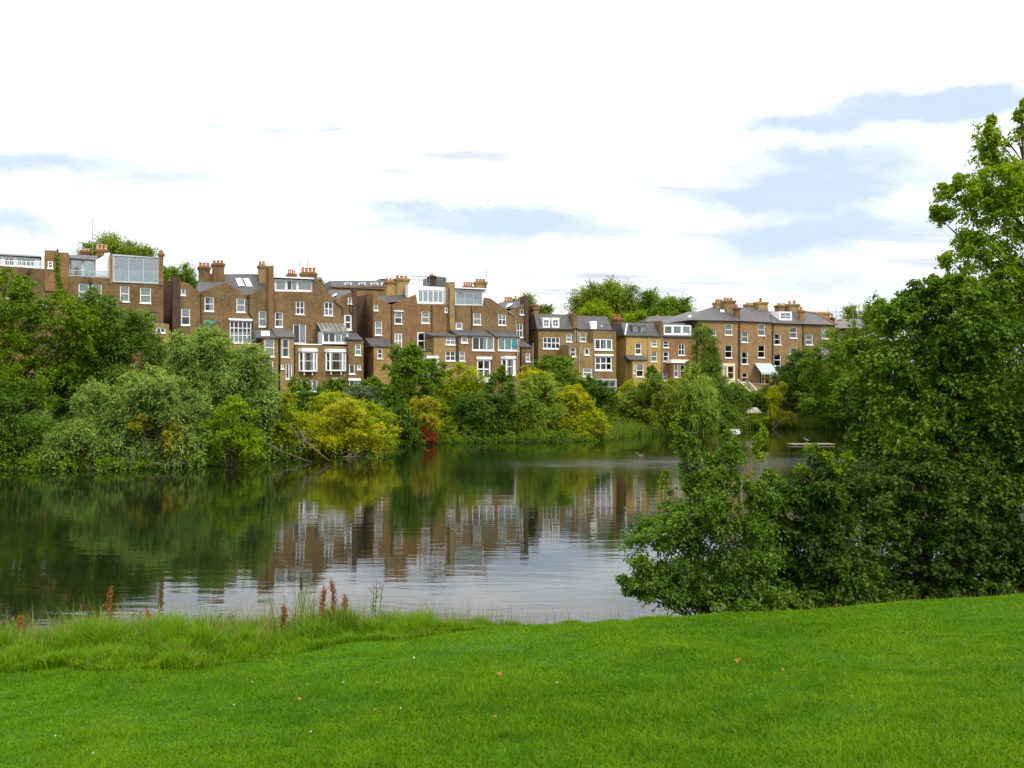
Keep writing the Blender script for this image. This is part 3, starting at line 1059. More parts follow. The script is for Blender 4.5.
    w3(133, 181, 230, 305, 0, 2, 2, 'low')
    w3(263, 286, 203, 240, 0, 1, 1, 'full')
    w3(243, 284, 298, 384, 0, 1, 2, None, fw=.16)
    h.pipe([three(190, 218), three(192, 232), three(232, 262), three(234, 300)])
    h.pipe([three(270, 232), three(272, 280), three(288, 300)])
    # left outrigger with lean-to
    h.wall('outrigger', [(626, 462), (691, 466)], 3.6, 3.59, 'brick_ochre', topmat='lead')
    h.lean(606, 697, 424, 463, .3, 3.6, 'slate_brown')
    h.pipe([(624, 470), (622, 600)], 3.6)
    h.win(632, 669, 474, 562, 3.6, 1, 2, 'sides')
    h.win(652, 682, 592, 667, 3.6, 2, 1, 'right')
    h.win(629, 642, 592, 618, 3.6, 1, 1, 'full')
    # two storey front with white coping and bays
    q = three(266, 458)
    h.wall('extension', [(696, 502), (q[0], q[1] + 14)], 3.0, 2.99, 'brick_ochre', topmat='lead')
    h.box('parapet_coping', 692, three(122, 0)[0], 497, 504, 3.1, .5, 'white')
    h.bay(712, 803, 519, 536, 626, 3.0, .42)
    h.win(703, 804, 672, 727, 3.0, 4, 1, 'right', name='french_window')
    b0, b1 = three(138, 488), three(252, 505)
    h.bay(b0[0], b1[0], b0[1], b1[1], three(0, 603)[1], 3.0, .42)
    w3(170, 228, 655, 700, 3.0, 2, 2, None, head=.1)
    # conservatory on the extension roof
    c0, c1 = three(122, 392), three(264, 458)
    h.wall('conservatory', [(c0[0], c0[1] - 2), (c1[0], c0[1] + 2)], 2.6, 2.55, 'white', Yb=c1[1] + 2)
    h.win(c0[0] + 3, c1[0] - 3, c0[1] + 2, c1[1] - 2, 2.6, 4, 1, 'right', sill=False, fw=.11)
    g0 = three(92, 344)
    A1, B1 = h.L(c0[0] - 2, c0[1] - 1, 2.8), h.L(c1[0] + 2, c0[1] - 1, 2.8)
    A0, B0 = h.L(g0[0], g0[1], .02), h.L(three(232, 0)[0], g0[1] + 2, .02)
    mb = MB()
    for i in range(7):
        t = i / 6
        p = (A1[0] + (B1[0] - A1[0]) * t, -2.8, A1[2])
        q2 = (A1[0] + (B1[0] - A1[0]) * t, -.02, A0[2])
        mb.tube([p, q2], .05, 4)
    mb.tube([A1, B1], .06, 4)
    ob = mb.build('conservatory_roof', M['grey_pipe'], h.root)
    g = MB()
    g.poly([(A1[0], -2.8, A1[2] + .02), (B1[0], -2.8, A1[2] + .02), (B1[0], -.02, A0[2] + .02), (A1[0], -.02, A0[2] + .02)])
    g.build('pane', M['glass_roof'], ob)
    # right-hand outrigger
    e0, e1 = three(267, 434), three(348, 436)
    h.wall('outrigger', [e0, e1], 3.4, 3.39, 'brick_brown', topmat='lead')
    h.lean(three(262, 0)[0], three(346, 0)[0], three(0, 400)[1], three(0, 434)[1], .3, 3.4, 'slate')
    w3(302, 335, 461, 522, 3.4, 1, 2, 'full')
    w3(270, 301, 570, 625, 3.4, 1, 1, None)
    w3(315, 334, 572, 600, 3.4, 1, 1, 'full')
    w3(270, 326, 662, 735, 3.4, 2, 2, None, name='garden_door', head=.25)
    h.finish()


def houses_middle():
    x3 = lambda X: X - 438.9
    h = House('terraced_house', 'brick house with a folding glass roof room under roof railings', Z4, -37, group=ROW)
    h.wall('wall', [(-37, 186), (-30, 202), (62, 246), (196, 189), (205, 240), (374, 243)], 0, 8.5, 'brick_rust', topmat='slate')
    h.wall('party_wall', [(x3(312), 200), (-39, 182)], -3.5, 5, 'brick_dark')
    h.wall('chimney_breast', [(376, 120), (410, 120)], .3, 1.2, 'brick_tan', Yb=402)
    h.pipe([(378, 150), (378, 400)], .3, r=.06)
    h.wall('penthouse', [(155, 133), (200, 140), (372, 150)], -.6, 5, 'white_render', Yb=246, topmat='lead')
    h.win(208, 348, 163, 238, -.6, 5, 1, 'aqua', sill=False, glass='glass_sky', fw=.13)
    h.rail(165, 272, 86, 136, -1.6, 7, 'grey_pipe', name='roof_railing')
    h.rail(165, 272, 106, 136, -3.6, 7, 'grey_pipe', name='roof_railing')
    h.wall('roof_housing', [(276, 92), (310, 90), (364, 96)], -2.5, 3, 'lead', Yb=150)
    h.chimney(276, 305, 84, 146, -2.2, .8, 1, 'brick_dark', 'pot_pale', Yp=72)
    h.chimney(40, 90, 112, 225, -2.2, 1.2, 3, 'brick_tan', 'pot', Yp=96)
    h.chimney(92, 160, 98, 210, -2.0, 1.2, 3, 'brick_tan', 'pot', Yp=80)
    h.roof(-30, 196, 236, 0, 170, 196, 2.0, -.4, 'slate', Yer=224, Yrr=190)
    h.win(x3(405), x3(428), 243, 277, 0, 1, 1, 'full')
    h.win(x3(412), x3(450), 335, 412, 0, 1, 2, 'full')
    h.win(80, 122, 283, 350, 0, 1, 2, 'top', head=.12)
    h.win(80, 122, 400, 487, 0, 2, 2, 'full', fw=.12)
    h.win(228, 272, 280, 347, 0, 1, 2, 'full')
    h.win(333, 373, 340, 400, 0, 1, 2, 'full')
    h.win(355, 372, 262, 287, 0, 1, 1, 'full', proud=.02)
    h.win(204, 286, 393, 494, 0, 2, 2, None, name='french_window', fw=.16)
    h.pipe([(64, 248), (64, 480)])
    h.pipe([(284, 246), (284, 402)])
    h.wall('extension', [(x3(404), 470), (x3(502), 474)], 2.6, 2.59, 'brick_ochre', topmat='lead')
    h.lean(x3(388), x3(506), 430, 470, .02, 2.6, 'slate')
    h.win(x3(425), x3(453), 487, 540, 2.6, 1, 2, None)
    h.wall('outrigger', [(296, 414), (421, 416)], 3.0, 2.99, 'brick_ochre', topmat='lead')
    h.lean(285, 424, 400, 413, .3, 3.0, 'lead')
    h.pipe([(424, 418), (424, 560)], 3.0, r=.12)
    h.win(362, 413, 418, 465, 3.0, 2, 2, 'full')
    h.win(360, 414, 500, 553, 3.0, 2, 2, None)
    h.win(364, 392, 590, 616, 3.0, 2, 1, 'full')
    h.win(380, 398, 668, 702, 3.0, 1, 1, 'full')
    h.wall('extension', [(130, 506), (294, 506)], 2.7, 2.69, 'brick_ochre', topmat='lead')
    h.rail(200, 292, 488, 506, 2.5, 10, 'dark_pipe', name='balcony_railing')
    h.bay(232, 322, 526, 540, 655, 3.02, .6)
    h.finish()

    h = House('terraced_house', 'brick house with a wide grey glazed roof room and a white balcony', Z4, 412, group=ROW)
    h.wall('wall', [(412, 247), (576, 250), (579, 207), (605, 210), (704, 280), (796, 238)], 0, 8.5, 'brick_brown', topmat='slate')
    h.wall('penthouse', [(413, 160), (582, 170)], -.5, 5, 'white_render', Yb=252, topmat='lead')
    h.box('penthouse_roof', 411, 588, 148, 162, -.2, 5.4, 'white')
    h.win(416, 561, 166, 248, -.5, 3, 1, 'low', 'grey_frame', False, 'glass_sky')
    h.chimney(464, 516, 143, 165, -4, 1, 4, 'brick_rust', 'pot', Yp=116)
    h.chimney(532, 586, 116, 165, -3.4, 1, 3, 'brick_tan', 'pot', Yp=99)
    h.aerial(585, 38, 150, -3.2, 3, .8)
    h.roof(640, 800, 276, 660, 812, 232, 2.6, -.35, 'slate', Yer=254, Yrr=222)
    h.skylight([(690, 262, -.7), (716, 254, -.7), (728, 240, -1.6), (704, 244, -1.6)])
    h.chimney(690, 734, 226, 262, -4.5, 1, 3, 'brick_rust', 'pot', Yp=199)
    h.wall('chimney_breast', [(796, 196), (815, 198)], .25, 1.6, 'brick_dark', Yb=452)
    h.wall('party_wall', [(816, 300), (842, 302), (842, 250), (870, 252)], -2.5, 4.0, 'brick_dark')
    h.chimney(842, 870, 258, 310, -2.4, 1, 2, 'brick_rust', 'pot', Yp=240)
    h.win(512, 555, 290, 356, 0, 1, 2, 'full')
    h.win(415, 453, 341, 381, 0, 1, 1, 'full', fw=.12)
    h.win(650, 692, 295, 358, 0, 2, 2, 'top')
    h.win(768, 790, 268, 301, 0, 1, 1, None)
    h.win(750, 784, 350, 424, 0, 2, 2, None)
    h.pipe([(704, 284), (742, 310), (744, 372)], 0, 'grey_pipe')
    h.pipe([(502, 255), (503, 384)])
    h.wall('outrigger', [(424, 416), (768, 424)], 3.0, 2.99, 'brick_rust', topmat='lead')
    h.lean(426, 622, 384, 414, .3, 3.0, 'slate')
    h.lean(634, 768, 388, 418, .02, 3.0, 'slate')
    h.win(446, 483, 419, 455, 3.0, 1, 1, 'full', fw=.12)
    h.win(436, 468, 500, 554, 3.0, 1, 2, 'full')
    h.win(506, 627, 420, 497, 3.0, 3, 1, 'right', fw=.12)
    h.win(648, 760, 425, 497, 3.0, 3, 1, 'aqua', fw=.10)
    h.box('blind', 724, 752, 446, 474, 3.0, .04, 'teal')
    h.win(533, 607, 545, 652, 3.0, 2, 2, None, name='french_window', head=.3, fw=.15, sill=False)
    h.bay(664, 744, 528, 542, 630, 3.0, .5)
    h.box('balcony', 540, 636, 656, 672, 4.3, 1.29, 'white')
    h.rail(541, 635, 612, 656, 4.25, 12, 'grey_pipe', name='balcony_railing')
    h.pipe([(765, 430), (758, 470), (752, 520), (752, 600)], 3.0, 'grey_pipe')
    h.wall('outrigger', [(776, 474), (836, 478)], 2.6, 2.59, 'brick_brown', topmat='lead')
    h.lean(772, 834, 444, 474, .26, 2.6, 'slate')
    h.win(800, 825, 509, 557, 2.6, 1, 2, 'full')
    h.pipe([(838, 456), (838, 600)], 2.6, 'grey_pipe')
    h.finish()


def houses_mansard():
    h = House('terraced_house', 'ochre brick house with a slate mansard roof and two white box dormers', Z5, 104, group=ROW)
    h.wall('wall', [(104, 336), (322, 340)], 0, 8.5, 'brick_ochre')
    h.mansard(97, 304, 334, 250, 1.2, Yer=336, Ytr=254)
    h.wall('party_wall', [(304, 244), (325, 246)], .1, 7, 'brick_rust', Yb=332)
    h.wall('party_wall', [(52, 262), (66, 262), (66, 240), (103, 242)], -3.5, 4.5, 'brick_dark')
    h.chimney(68, 104, 225, 270, -3.4, 1, 2, 'brick_rust', 'pot', Yp=195)
    for a, b in ((130, 171), (182, 224)):
        h.wall('dormer', [(a, 270), (b, 272)], -.05, 1.6, 'white', Yb=331, topmat='lead')
        h.win(a + 5, b - 5, 283, 322, -.05, 2, 2, None, fw=.08, sill=False)
    h.win(131, 229, 380, 449, 0, 4, 2, None, fw=.11)
    h.win(263, 296, 363, 408, 0, 1, 2, 'full')
    h.win(130, 158, 505, 535, 0, 1, 1, 'full')
    h.pipe([(311, 345), (311, 414)], 0, 'grey_pipe')
    h.pipe([(325, 345), (325, 412)], .02, 'grey_pipe')
    h.pipe([(336, 436), (336, 640)], 2.5, 'grey_pipe')
    h.wall('outrigger', [(276, 424), (300, 418), (338, 416)], 2.5, 2.49, 'brick_ochre', topmat='lead')
    h.win(287, 318, 441, 492, 2.5, 1, 2, None)
    h.finish()

    h = House('terraced_house', 'ochre brick house with a white picture window and grey glazed garden room', Z5, 326, group=ROW)
    h.wall('wall', [(326, 344), (418, 344)], 0, 8.5, 'brick_ochre')
    h.wall('wall', [(418, 346), (547, 350)], 1.3, 9.8, 'brick_ochre')
    h.mansard(328, 528, 336, 261, 1.2, Yer=340, Ytr=264)
    h.wall('party_wall', [(531, 306), (548, 308)], .0, 6, 'brick_dark', Yb=345)
    h.wall('dormer', [(402, 290), (438, 292)], .0, 1.6, 'white', Yb=352, topmat='lead')
    h.win(407, 433, 299, 349, .0, 1, 2, 'full', sill=False, proud=.01)
    h.skylight([(460, 324, -.3), (498, 326, -.3), (494, 289, -.9), (458, 288, -.9)])
    h.chimney(553, 590, 275, 385, -2.6, 1.6, 3, 'brick_rust', 'pot', Yp=240)
    h.win(340, 377, 362, 407, 0, 1, 2, 'full')
    h.win(424, 527, 389, 456, 1.3, 3, 1, 'right', fw=.17)
    h.win(427, 524, 490, 572, 1.3, 3, 2, None, fw=.15, head=.25)
    h.wall('outrigger', [(340, 416), (416, 416)], 2.5, 2.49, 'brick_ochre', topmat='lead')
    h.win(368, 396, 442, 484, 2.5, 1, 1, None, fw=.12)
    h.win(359, 409, 558, 607, 2.5, 1, 2, 'full', fw=.11)
    h.pipe([(418, 360), (418, 620)], 1.35, 'grey_pipe')
    h.wall('garden_room', [(430, 618), (550, 620)], 3.8, 2.49, 'grey_frame', topmat='lead')
    h.win(440, 544, 628, 700, 3.8, 3, 2, None, 'grey_frame', False)
    h.finish()

    h = House('terraced_house', 'yellow brick house with a mansard roof, a triple dormer and a slate topped bay', Z5, 604, group=ROW)
    h.wall('wall', [(604, 374), (806, 378)], 0, 8.5, 'brick_yellow')
    h.mansard(594, 799, 372, 300, 1.1, Yer=376, Ytr=302)
    h.wall('party_wall', [(548, 372), (603, 370)], -4.0, 4.4, 'brick_dark')
    h.pipe([(595, 370), (606, 304)], .02, 'white', .11, name='roof_trim')
    h.wall('dormer', [(640, 312), (720, 316)], -.1, 2.0, 'lead', Yb=370, topmat='lead')
    h.win(644, 716, 319, 364, -.1, 3, 1, 'sides', 'grey_frame', False)
    h.win(655, 692, 413, 481, 0, 1, 2, None, fw=.11)
    h.win(747, 781, 396, 436, 0, 1, 2, 'full')
    h.win(746, 780, 463, 521, 0, 1, 2, 'full')
    h.wall('bay', [(640, 508), (725, 510)], 1.2, 1.19, 'brick_yellow', topmat='lead')
    h.lean(622, 727, 484, 509, .02, 1.2, 'slate')
    h.win(644, 656, 533, 588, 1.2, 1, 2, 'full', fw=.07)
    h.win(662, 704, 533, 608, 1.2, 1, 2, 'top', fw=.1)
    h.pipe([(729, 378), (729, 600)], 0, 'grey_pipe')
    h.finish()

    h = House('terraced_house', 'orange brick house with a mansard roof and a wide white three light dormer', Z5, 809, group=ROW)
    h.wall('wall', [(809, 380), (1000, 384)], 0, 8.5, 'brick_red')
    h.mansard(812, 1003, 376, 300, 1.1, Yer=380, Ytr=303)
    h.wall('party_wall', [(797, 288), (811, 289)], .12, 7, 'brick_rust', Yb=378)
    h.wall('dormer', [(818, 311), (974, 315)], -.05, 2.0, 'white', Yb=370, topmat='lead')
    for a, b in ((822, 866), (874, 918), (926, 970)):
        h.win(a, b, 320, 363, -.05, 1, 1, 'full', sill=False)
    h.win(816, 848, 403, 441, 0, 1, 2, None)
    h.win(816, 848, 464, 520, 0, 1, 2, 'sides')
    h.win(902, 938, 419, 485, 0, 2, 2, None)
    h.win(815, 841, 590, 628, 0, 1, 2, 'full')
    h.wall('bay', [(868, 524), (955, 526)], 1.2, 1.19, 'brick_red')
    h.box('bay_roof', 862, 958, 509, 530, 1.35, 1.34, 'white')
    h.win(878, 902, 540, 610, 1.2, 1, 2, 'full')
    h.win(910, 945, 540, 612, 1.2, 1, 2, 'sides')
    h.pipe([(808, 384), (808, 640)], .02, 'grey_pipe')
    h.box('vent', 964, 976, 255, 296, -2.2, .4, 'white_render')
    h.finish()


def houses_right():
    h = House('terraced_house', 'brick end house with hipped slate roof half hidden by the tall willow', Z6, 100, group=ROW)
    h.wall('wall', [(100, 216), (327, 224)], 0, 8, 'brick_orange')
    h.roof(60, 329, 219, 178, 272, 148, 4.2, .35, 'slate', Yer=224, Yrr=150)
    h.chimney(203, 244, 120, 165, -3.6, 1.0, 3, 'brick_tan', 'pot', Yp=103)
    h.chimney(252, 304, 110, 190, -2.6, 1.2, 3, 'brick_tan', 'pot', Yp=92)
    h.chimney(306, 329, 150, 226, -.8, .6, 1, 'brick_rust', 'pot', Yp=132)
    h.skylight([(222, 178, -2.3), (244, 178, -2.3), (240, 165, -3.0), (220, 165, -3.0)])
    h.aerial(248, 72, 140, -3.5, 2, .5)
    h.win(247, 288, 240, 303, 0, 1, 2, 'full')
    h.win(247, 287, 356, 427, 0, 1, 2, None)
    h.win(172, 200, 272, 336, 0, 1, 2, 'full')
    h.win(165, 200, 392, 460, 0, 1, 2, 'sides')
    h.wall('bay', [(238, 456), (302, 458)], 1.3, 1.29, 'cream', topmat='lead')
    h.win(262, 296, 472, 545, 1.3, 1, 2, None, 'cream')
    h.win(243, 256, 472, 545, 1.3, 1, 2, 'full', 'cream')
    h.pipe([(322, 226), (322, 540)], .02, 'dark_pipe', .07)
    h.finish()

    h = House('terraced_house', 'brown brick house with a pale canvas awning over its flower terrace', Z6, 329, group=ROW)
    h.wall('wall', [(329, 224), (505, 232)], 0, 8, 'brick_orange')
    h.roof(329, 503, 224, 329, 482, 150, 4.2, .35, 'slate', Yer=232, Yrr=150)
    h.chimney(373, 423, 130, 175, -4.4, 1.0, 3, 'brick_tan', 'pot_pale', Yp=121)
    h.chimney(432, 482, 118, 190, -3.4, 1.2, 1, 'brick_tan', 'pot', Yp=92)
    h.aerial(404, 84, 130, -4.4, 2, .5)
    h.win(337, 375, 281, 342, 0, 1, 2, 'full')
    h.win(337, 375, 393, 462, 0, 1, 2, 'sides')
    h.win(428, 467, 242, 305, 0, 1, 2, 'full')
    h.win(428, 467, 357, 426, 0, 1, 2, None)
    h.win(342, 372, 508, 560, 0, 1, 2, None, name='garden_door')
    h.win(436, 498, 502, 572, 0, 2, 1, None, name='french_window', sill=False)
    a, b = h.L(408, 458, .05), h.L(500, 458, .05)
    c, d = h.L(446, 510, 2.6), h.L(536, 510, 2.6)
    x0, x1 = a[0], b[0]
    x2, x3_ = c[0], d[0]
    mb = MB()
    mb.hexa([(x2, -2.6, c[2]), (x3_, -2.6, c[2]), (x1, -.05, a[2]), (x0, -.05, a[2]), (x2, -2.6, c[2] + .06), (x3_, -2.6, c[2] + .06), (x1, -.05, a[2] + .06), (x0, -.05, a[2] + .06)])
    mb.box(x2, x3_, -2.64, -2.605, c[2] - .2, c[2] + .05)
    ob = mb.build('awning', M['awning'], h.root)
    for x in (x2 + .08, x3_ - .08):
        p = MB()
        p.box(x - .05, x + .05, -2.58, -2.48, h.L(440, 560, 2.6)[2] - .3, c[2] - .01)
        p.build('awning_post', M['green_paint'], ob)
    h.pipe([(508, 236), (508, 470)], .02, 'dark_pipe', .07)
    h.finish()

    h = House('terraced_house', 'tan brick house with a white twin sash dormer on its slate roof', Z6, 506, group=ROW)
    h.wall('wall', [(506, 238), (684, 241)], 0, 8, 'brick_tan')
    h.roof(506, 684, 236, 492, 688, 172, 3.4, .35, 'slate', Yer=241, Yrr=176)
    h.wall('dormer', [(545, 172), (614, 174)], -.6, 3.0, 'white', Yb=222, topmat='lead')
    h.win(552, 608, 180, 216, -.6, 2, 2, 'full', sill=False)
    h.chimney(544, 593, 136, 185, -4.0, 1.0, 3, 'brick_tan', 'pot_pale', Yp=123)
    h.chimney(603, 655, 130, 195, -3.2, 1.2, 2, 'brick_tan', 'pot', Yp=110)
    h.chimney(660, 684, 165, 240, -.8, .6, 1, 'brick_rust', 'pot', Yp=144)
    h.aerial(628, 100, 140, -4, 1, .4)
    h.win(515, 555, 296, 356, 0, 1, 2, 'sides')
    h.win(515, 555, 405, 472, 0, 1, 2, None)
    h.win(603, 643, 259, 319, 0, 1, 2, None)
    h.win(603, 643, 371, 436, 0, 1, 2, 'sides')
    h.wall('garden_room', [(582, 492), (628, 493)], 1.8, 1.79, 'grey_frame')
    h.lean(578, 632, 470, 492, .02, 1.8, 'lead')
    h.win(588, 624, 502, 560, 1.8, 2, 1, None, sill=False)
    h.pipe([(674, 244), (674, 480)], .02, 'dark_pipe', .07)
    h.finish()

    h = House('terraced_house', 'brick end house with orange hip tiles beside the large right trees', Z6, 684.5, group=ROW)
    h.wall('wall', [(684.5, 242), (850, 246)], 0, 8, 'brick_orange')
    h.roof(685, 864, 241, 688, 742, 176, 4.0, .35, 'slate', Yer=246, Yrr=182)
    a, b = Vector(h.L(864, 246, .35)), Vector(h.L(742, 182, -4))
    mb = MB()
    mb.tube([a + Vector((0, -.05, .05)), b + Vector((0, -.03, .06))], .11, 6)
    mb.tube([b + Vector((0, 0, .06)), Vector(h.L(688, 176, -4)) + Vector((0, 0, .06))], .09, 6)
    mb.build('hip_tiles', M['pot'], h.root)
    h.chimney(716, 760, 186, 225, -4.6, 1.0, 2, 'brick_tan', 'pot_pale', Yp=176)
    h.chimney(772, 823, 176, 232, -3.4, 1.0, 0, 'brick_tan', 'pot')
    h.chimney(836, 848, 206, 244, -1.5, .6, 1, 'brick_dark', 'pot', Yp=180)
    h.aerial(856, 134, 215, -5, 2, .5)
    h.aerial(812, 146, 180, -5, 2, .4)
    h.win(690, 730, 299, 356, 0, 1, 2, 'sides')
    h.win(777, 815, 260, 322, 0, 1, 2, 'full')
    h.win(777, 816, 373, 438, 0, 1, 2, 'top')
    h.finish()


def houses_behind():
    # across the next street, behind the terrace
    h = House('terraced_house', 'distant brick building with grey mansard roof and four small white dormers', Z3, 170, back=22)
    h.wall('wall', [(172, 150), (482, 150)], 0, 9, 'brick_ochre')
    h.box('cornice', 170, 484, 148, 156, .2, .196, 'brick_rust')
    h.mansard(172, 482, 147, 114, 1.6, 9)
    for X in (246, 322, 390, 446):
        h.wall('dormer', [(X, 124), (X + 38, 124)], -.3, 1.6, 'white_render', Yb=145)
        h.win(X + 3, X + 35, 127, 143, -.3, 2, 1, 'full', sill=False)
    h.wall('roof_housing', [(440, 102), (478, 102)], -3, 3, 'lead', Yb=118)
    h.aerial(474, 60, 112, -4, 1, .5)
    h.finish()
    h = House('terraced_house', 'low pale grey roofed house behind the two roof lights of the terrace', Z2, 385, back=20)
    h.wall('wall', [(385, 168), (540, 168)], 0, 8, 'white_render')
    h.roof(380, 545, 164, 400, 530, 143, 4, .3, 'roof_felt')
    h.finish()
    h = House('terraced_house', 'slate roofed house glimpsed behind the orange brick mansard house', Z5, 720, back=24)
    h.wall('wall', [(720, 300), (900, 300)], 0, 8, 'white_render')
    h.roof(716, 905, 294, 735, 880, 262, 4, .3, 'slate')
    h.chimney(780, 800, 262, 290, -4, .8, 2, 'brick_rust', 'pot', Yp=250)
    h.finish()
    h = House('terraced_house', 'brown slate roofed house behind the orange brick house and the tall willow', Z5, 905, back=16)
    h.wall('wall', [(905, 300), (1075, 300)], 0, 8, 'brick_brown')
    h.roof(900, 1080, 296, 955, 1040, 238, 4.5, .3, 'slate_brown')
    h.finish()
    h = House('terraced_house', 'dark roofed house beyond the end of the terrace mostly hidden by trees', Z6, 858, back=5)
    h.wall('wall', [(858, 262), (1010, 268)], 0, 8, 'brick_dark')
    h.roof(852, 1015, 264, 875, 985, 214, 4, .3, 'slate_brown')
    h.chimney(875, 900, 228, 262, -3, .8, 2, 'brick_dark', 'pot', Yp=216)
    h.aerial(950, 138, 230, -4, 2, .5)
    h.finish()


houses_far_left()
houses_butterfly()
houses_middle()
houses_mansard()
houses_right()
houses_behind()

# ------------------------------------------------------------------ trees and shrubs
L = {}
L['oak'] = mat_leaf('oak_leaves', (0.047, 0.100, 0.004), (0.110, 0.201, 0.005), (0.229, 0.318, 0.009), .38, .5)
L['willow_grey'] = mat_leaf('willow_leaves', (0.109, 0.166, 0.031), (0.184, 0.275, 0.049), (0.337, 0.440, 0.084), .32, .45)
L['willow_pale'] = mat_leaf('pale_willow_leaves', (0.109, 0.166, 0.014), (0.204, 0.285, 0.030), (0.334, 0.429, 0.053), .36, .5)
L['willow_dark'] = mat_leaf('dark_willow_leaves', (0.062, 0.112, 0.011), (0.106, 0.181, 0.017), (0.188, 0.270, 0.029), .32, .5)
L['dark'] = mat_leaf('dark_leaves', (0.030, 0.068, 0.005), (0.063, 0.129, 0.009), (0.131, 0.222, 0.017), .32, .5)
L['mid'] = mat_leaf('mid_green_leaves', (0.053, 0.112, 0.005), (0.110, 0.202, 0.009), (0.219, 0.302, 0.015), .38, .5)
L['bright'] = mat_leaf('bright_leaves', (0.092, 0.164, 0.003), (0.184, 0.280, 0.005), (0.307, 0.388, 0.009), .42, .5)
L['lime'] = mat_leaf('lime_leaves', (0.142, 0.205, 0.005), (0.269, 0.330, 0.006), (0.411, 0.449, 0.010), .42, .5)
L['yellow'] = mat_leaf('yellow_leaves', (0.094, 0.173, 0.005), (0.330, 0.357, 0.006), (0.605, 0.530, 0.010), .42, .8)
L['amber'] = mat_leaf('amber_leaves', (0.175, 0.196, 0.012), (0.300, 0.294, 0.018), (0.413, 0.364, 0.020), .36, .6)
L['red'] = mat_leaf('red_leaves', (0.127, 0.059, 0.010), (0.292, 0.040, 0.016), (0.389, 0.099, 0.020), .38, .8)
L['grey'] = mat_leaf('silver_leaves', (0.086, 0.132, 0.059), (0.152, 0.211, 0.092), (0.238, 0.304, 0.132), .32, .5)
L['brownish'] = mat_leaf('dry_leaves', (.06, .060, .022), (.11, .105, .038), (.17, .15, .055), .3, .6)
L['plane'] = mat_leaf('olive_leaves', (0.079, 0.125, 0.010), (0.149, 0.211, 0.015), (0.248, 0.317, 0.025), .34, .25)
L['fore_dark'] = mat_leaf('deep_green_shaded_leaves', (0.019, 0.052, 0.004), (0.048, 0.099, 0.006), (0.096, 0.167, 0.010), .36, .8, .5, .16)  # deep green, with the shade low in the dense tree put into the colour
L['fore_bush'] = mat_leaf('bush_leaves', (0.038, 0.090, 0.009), (0.082, 0.161, 0.013), (0.169, 0.273, 0.018), .36, .9, .5, .16, (.40, .34, .01), .992)
L['fore_tips'] = mat_leaf('young_tip_leaves', (0.063, 0.154, 0.010), (0.135, 0.231, 0.012), (0.306, 0.330, 0.015), .42, .9)
L['fore_lit'] = mat_leaf('lit_canopy_leaves', (0.030, 0.075, 0.006), (0.075, 0.156, 0.008), (0.167, 0.258, 0.012), .38, .7, .5, .14)  # light on the upper crown of the dense tree, painted as paler leaves
L['ash'] = mat_leaf('ash_leaves', (0.089, 0.167, 0.005), (0.184, 0.289, 0.008), (0.335, 0.426, 0.014), .44, .6)


def unit(v):
    return v / np.maximum(np.linalg.norm(v, axis=-1, keepdims=True), 1e-9)


def leaf_mesh(name, P, Tn, Nn, ln, wd, mat, parent, fold=False):
    """P centres, Tn long directions, Nn normals"""
    Tn = unit(Tn)
    B = unit(np.cross(Nn, Tn))
    Nn = np.cross(Tn, B)
    ln = ln[:, None]
    wd = wd[:, None]
    n = len(P)
    if fold:
        base, tip = P - Tn * ln * .5, P + Tn * ln * .5 - Nn * ln * .10
        l1, r1 = P - Tn * ln * .12 - B * wd * .5 + Nn * wd * .18, P - Tn * ln * .12 + B * wd * .5 + Nn * wd * .18
        l2, r2 = P + Tn * ln * .22 - B * wd * .38 + Nn * wd * .12, P + Tn * ln * .22 + B * wd * .38 + Nn * wd * .12
        v = np.stack([base, l1, l2, tip, r2, r1], 1).reshape(-1, 3)
        i = np.arange(n)[:, None] * 6
        f = np.concatenate([i + np.array([[0, 3, 2, 1]]), i + np.array([[0, 5, 4, 3]])])
    else:
        v = np.stack([P - Tn * ln * .5, P + B * wd * .5 - Tn * ln * .05, P + Tn * ln * .5, P - B * wd * .5 - Tn * ln * .05], 1).reshape(-1, 3)
        f = np.arange(n * 4).reshape(n, 4)
    return mesh_np(name, v, [f], mat, parent)


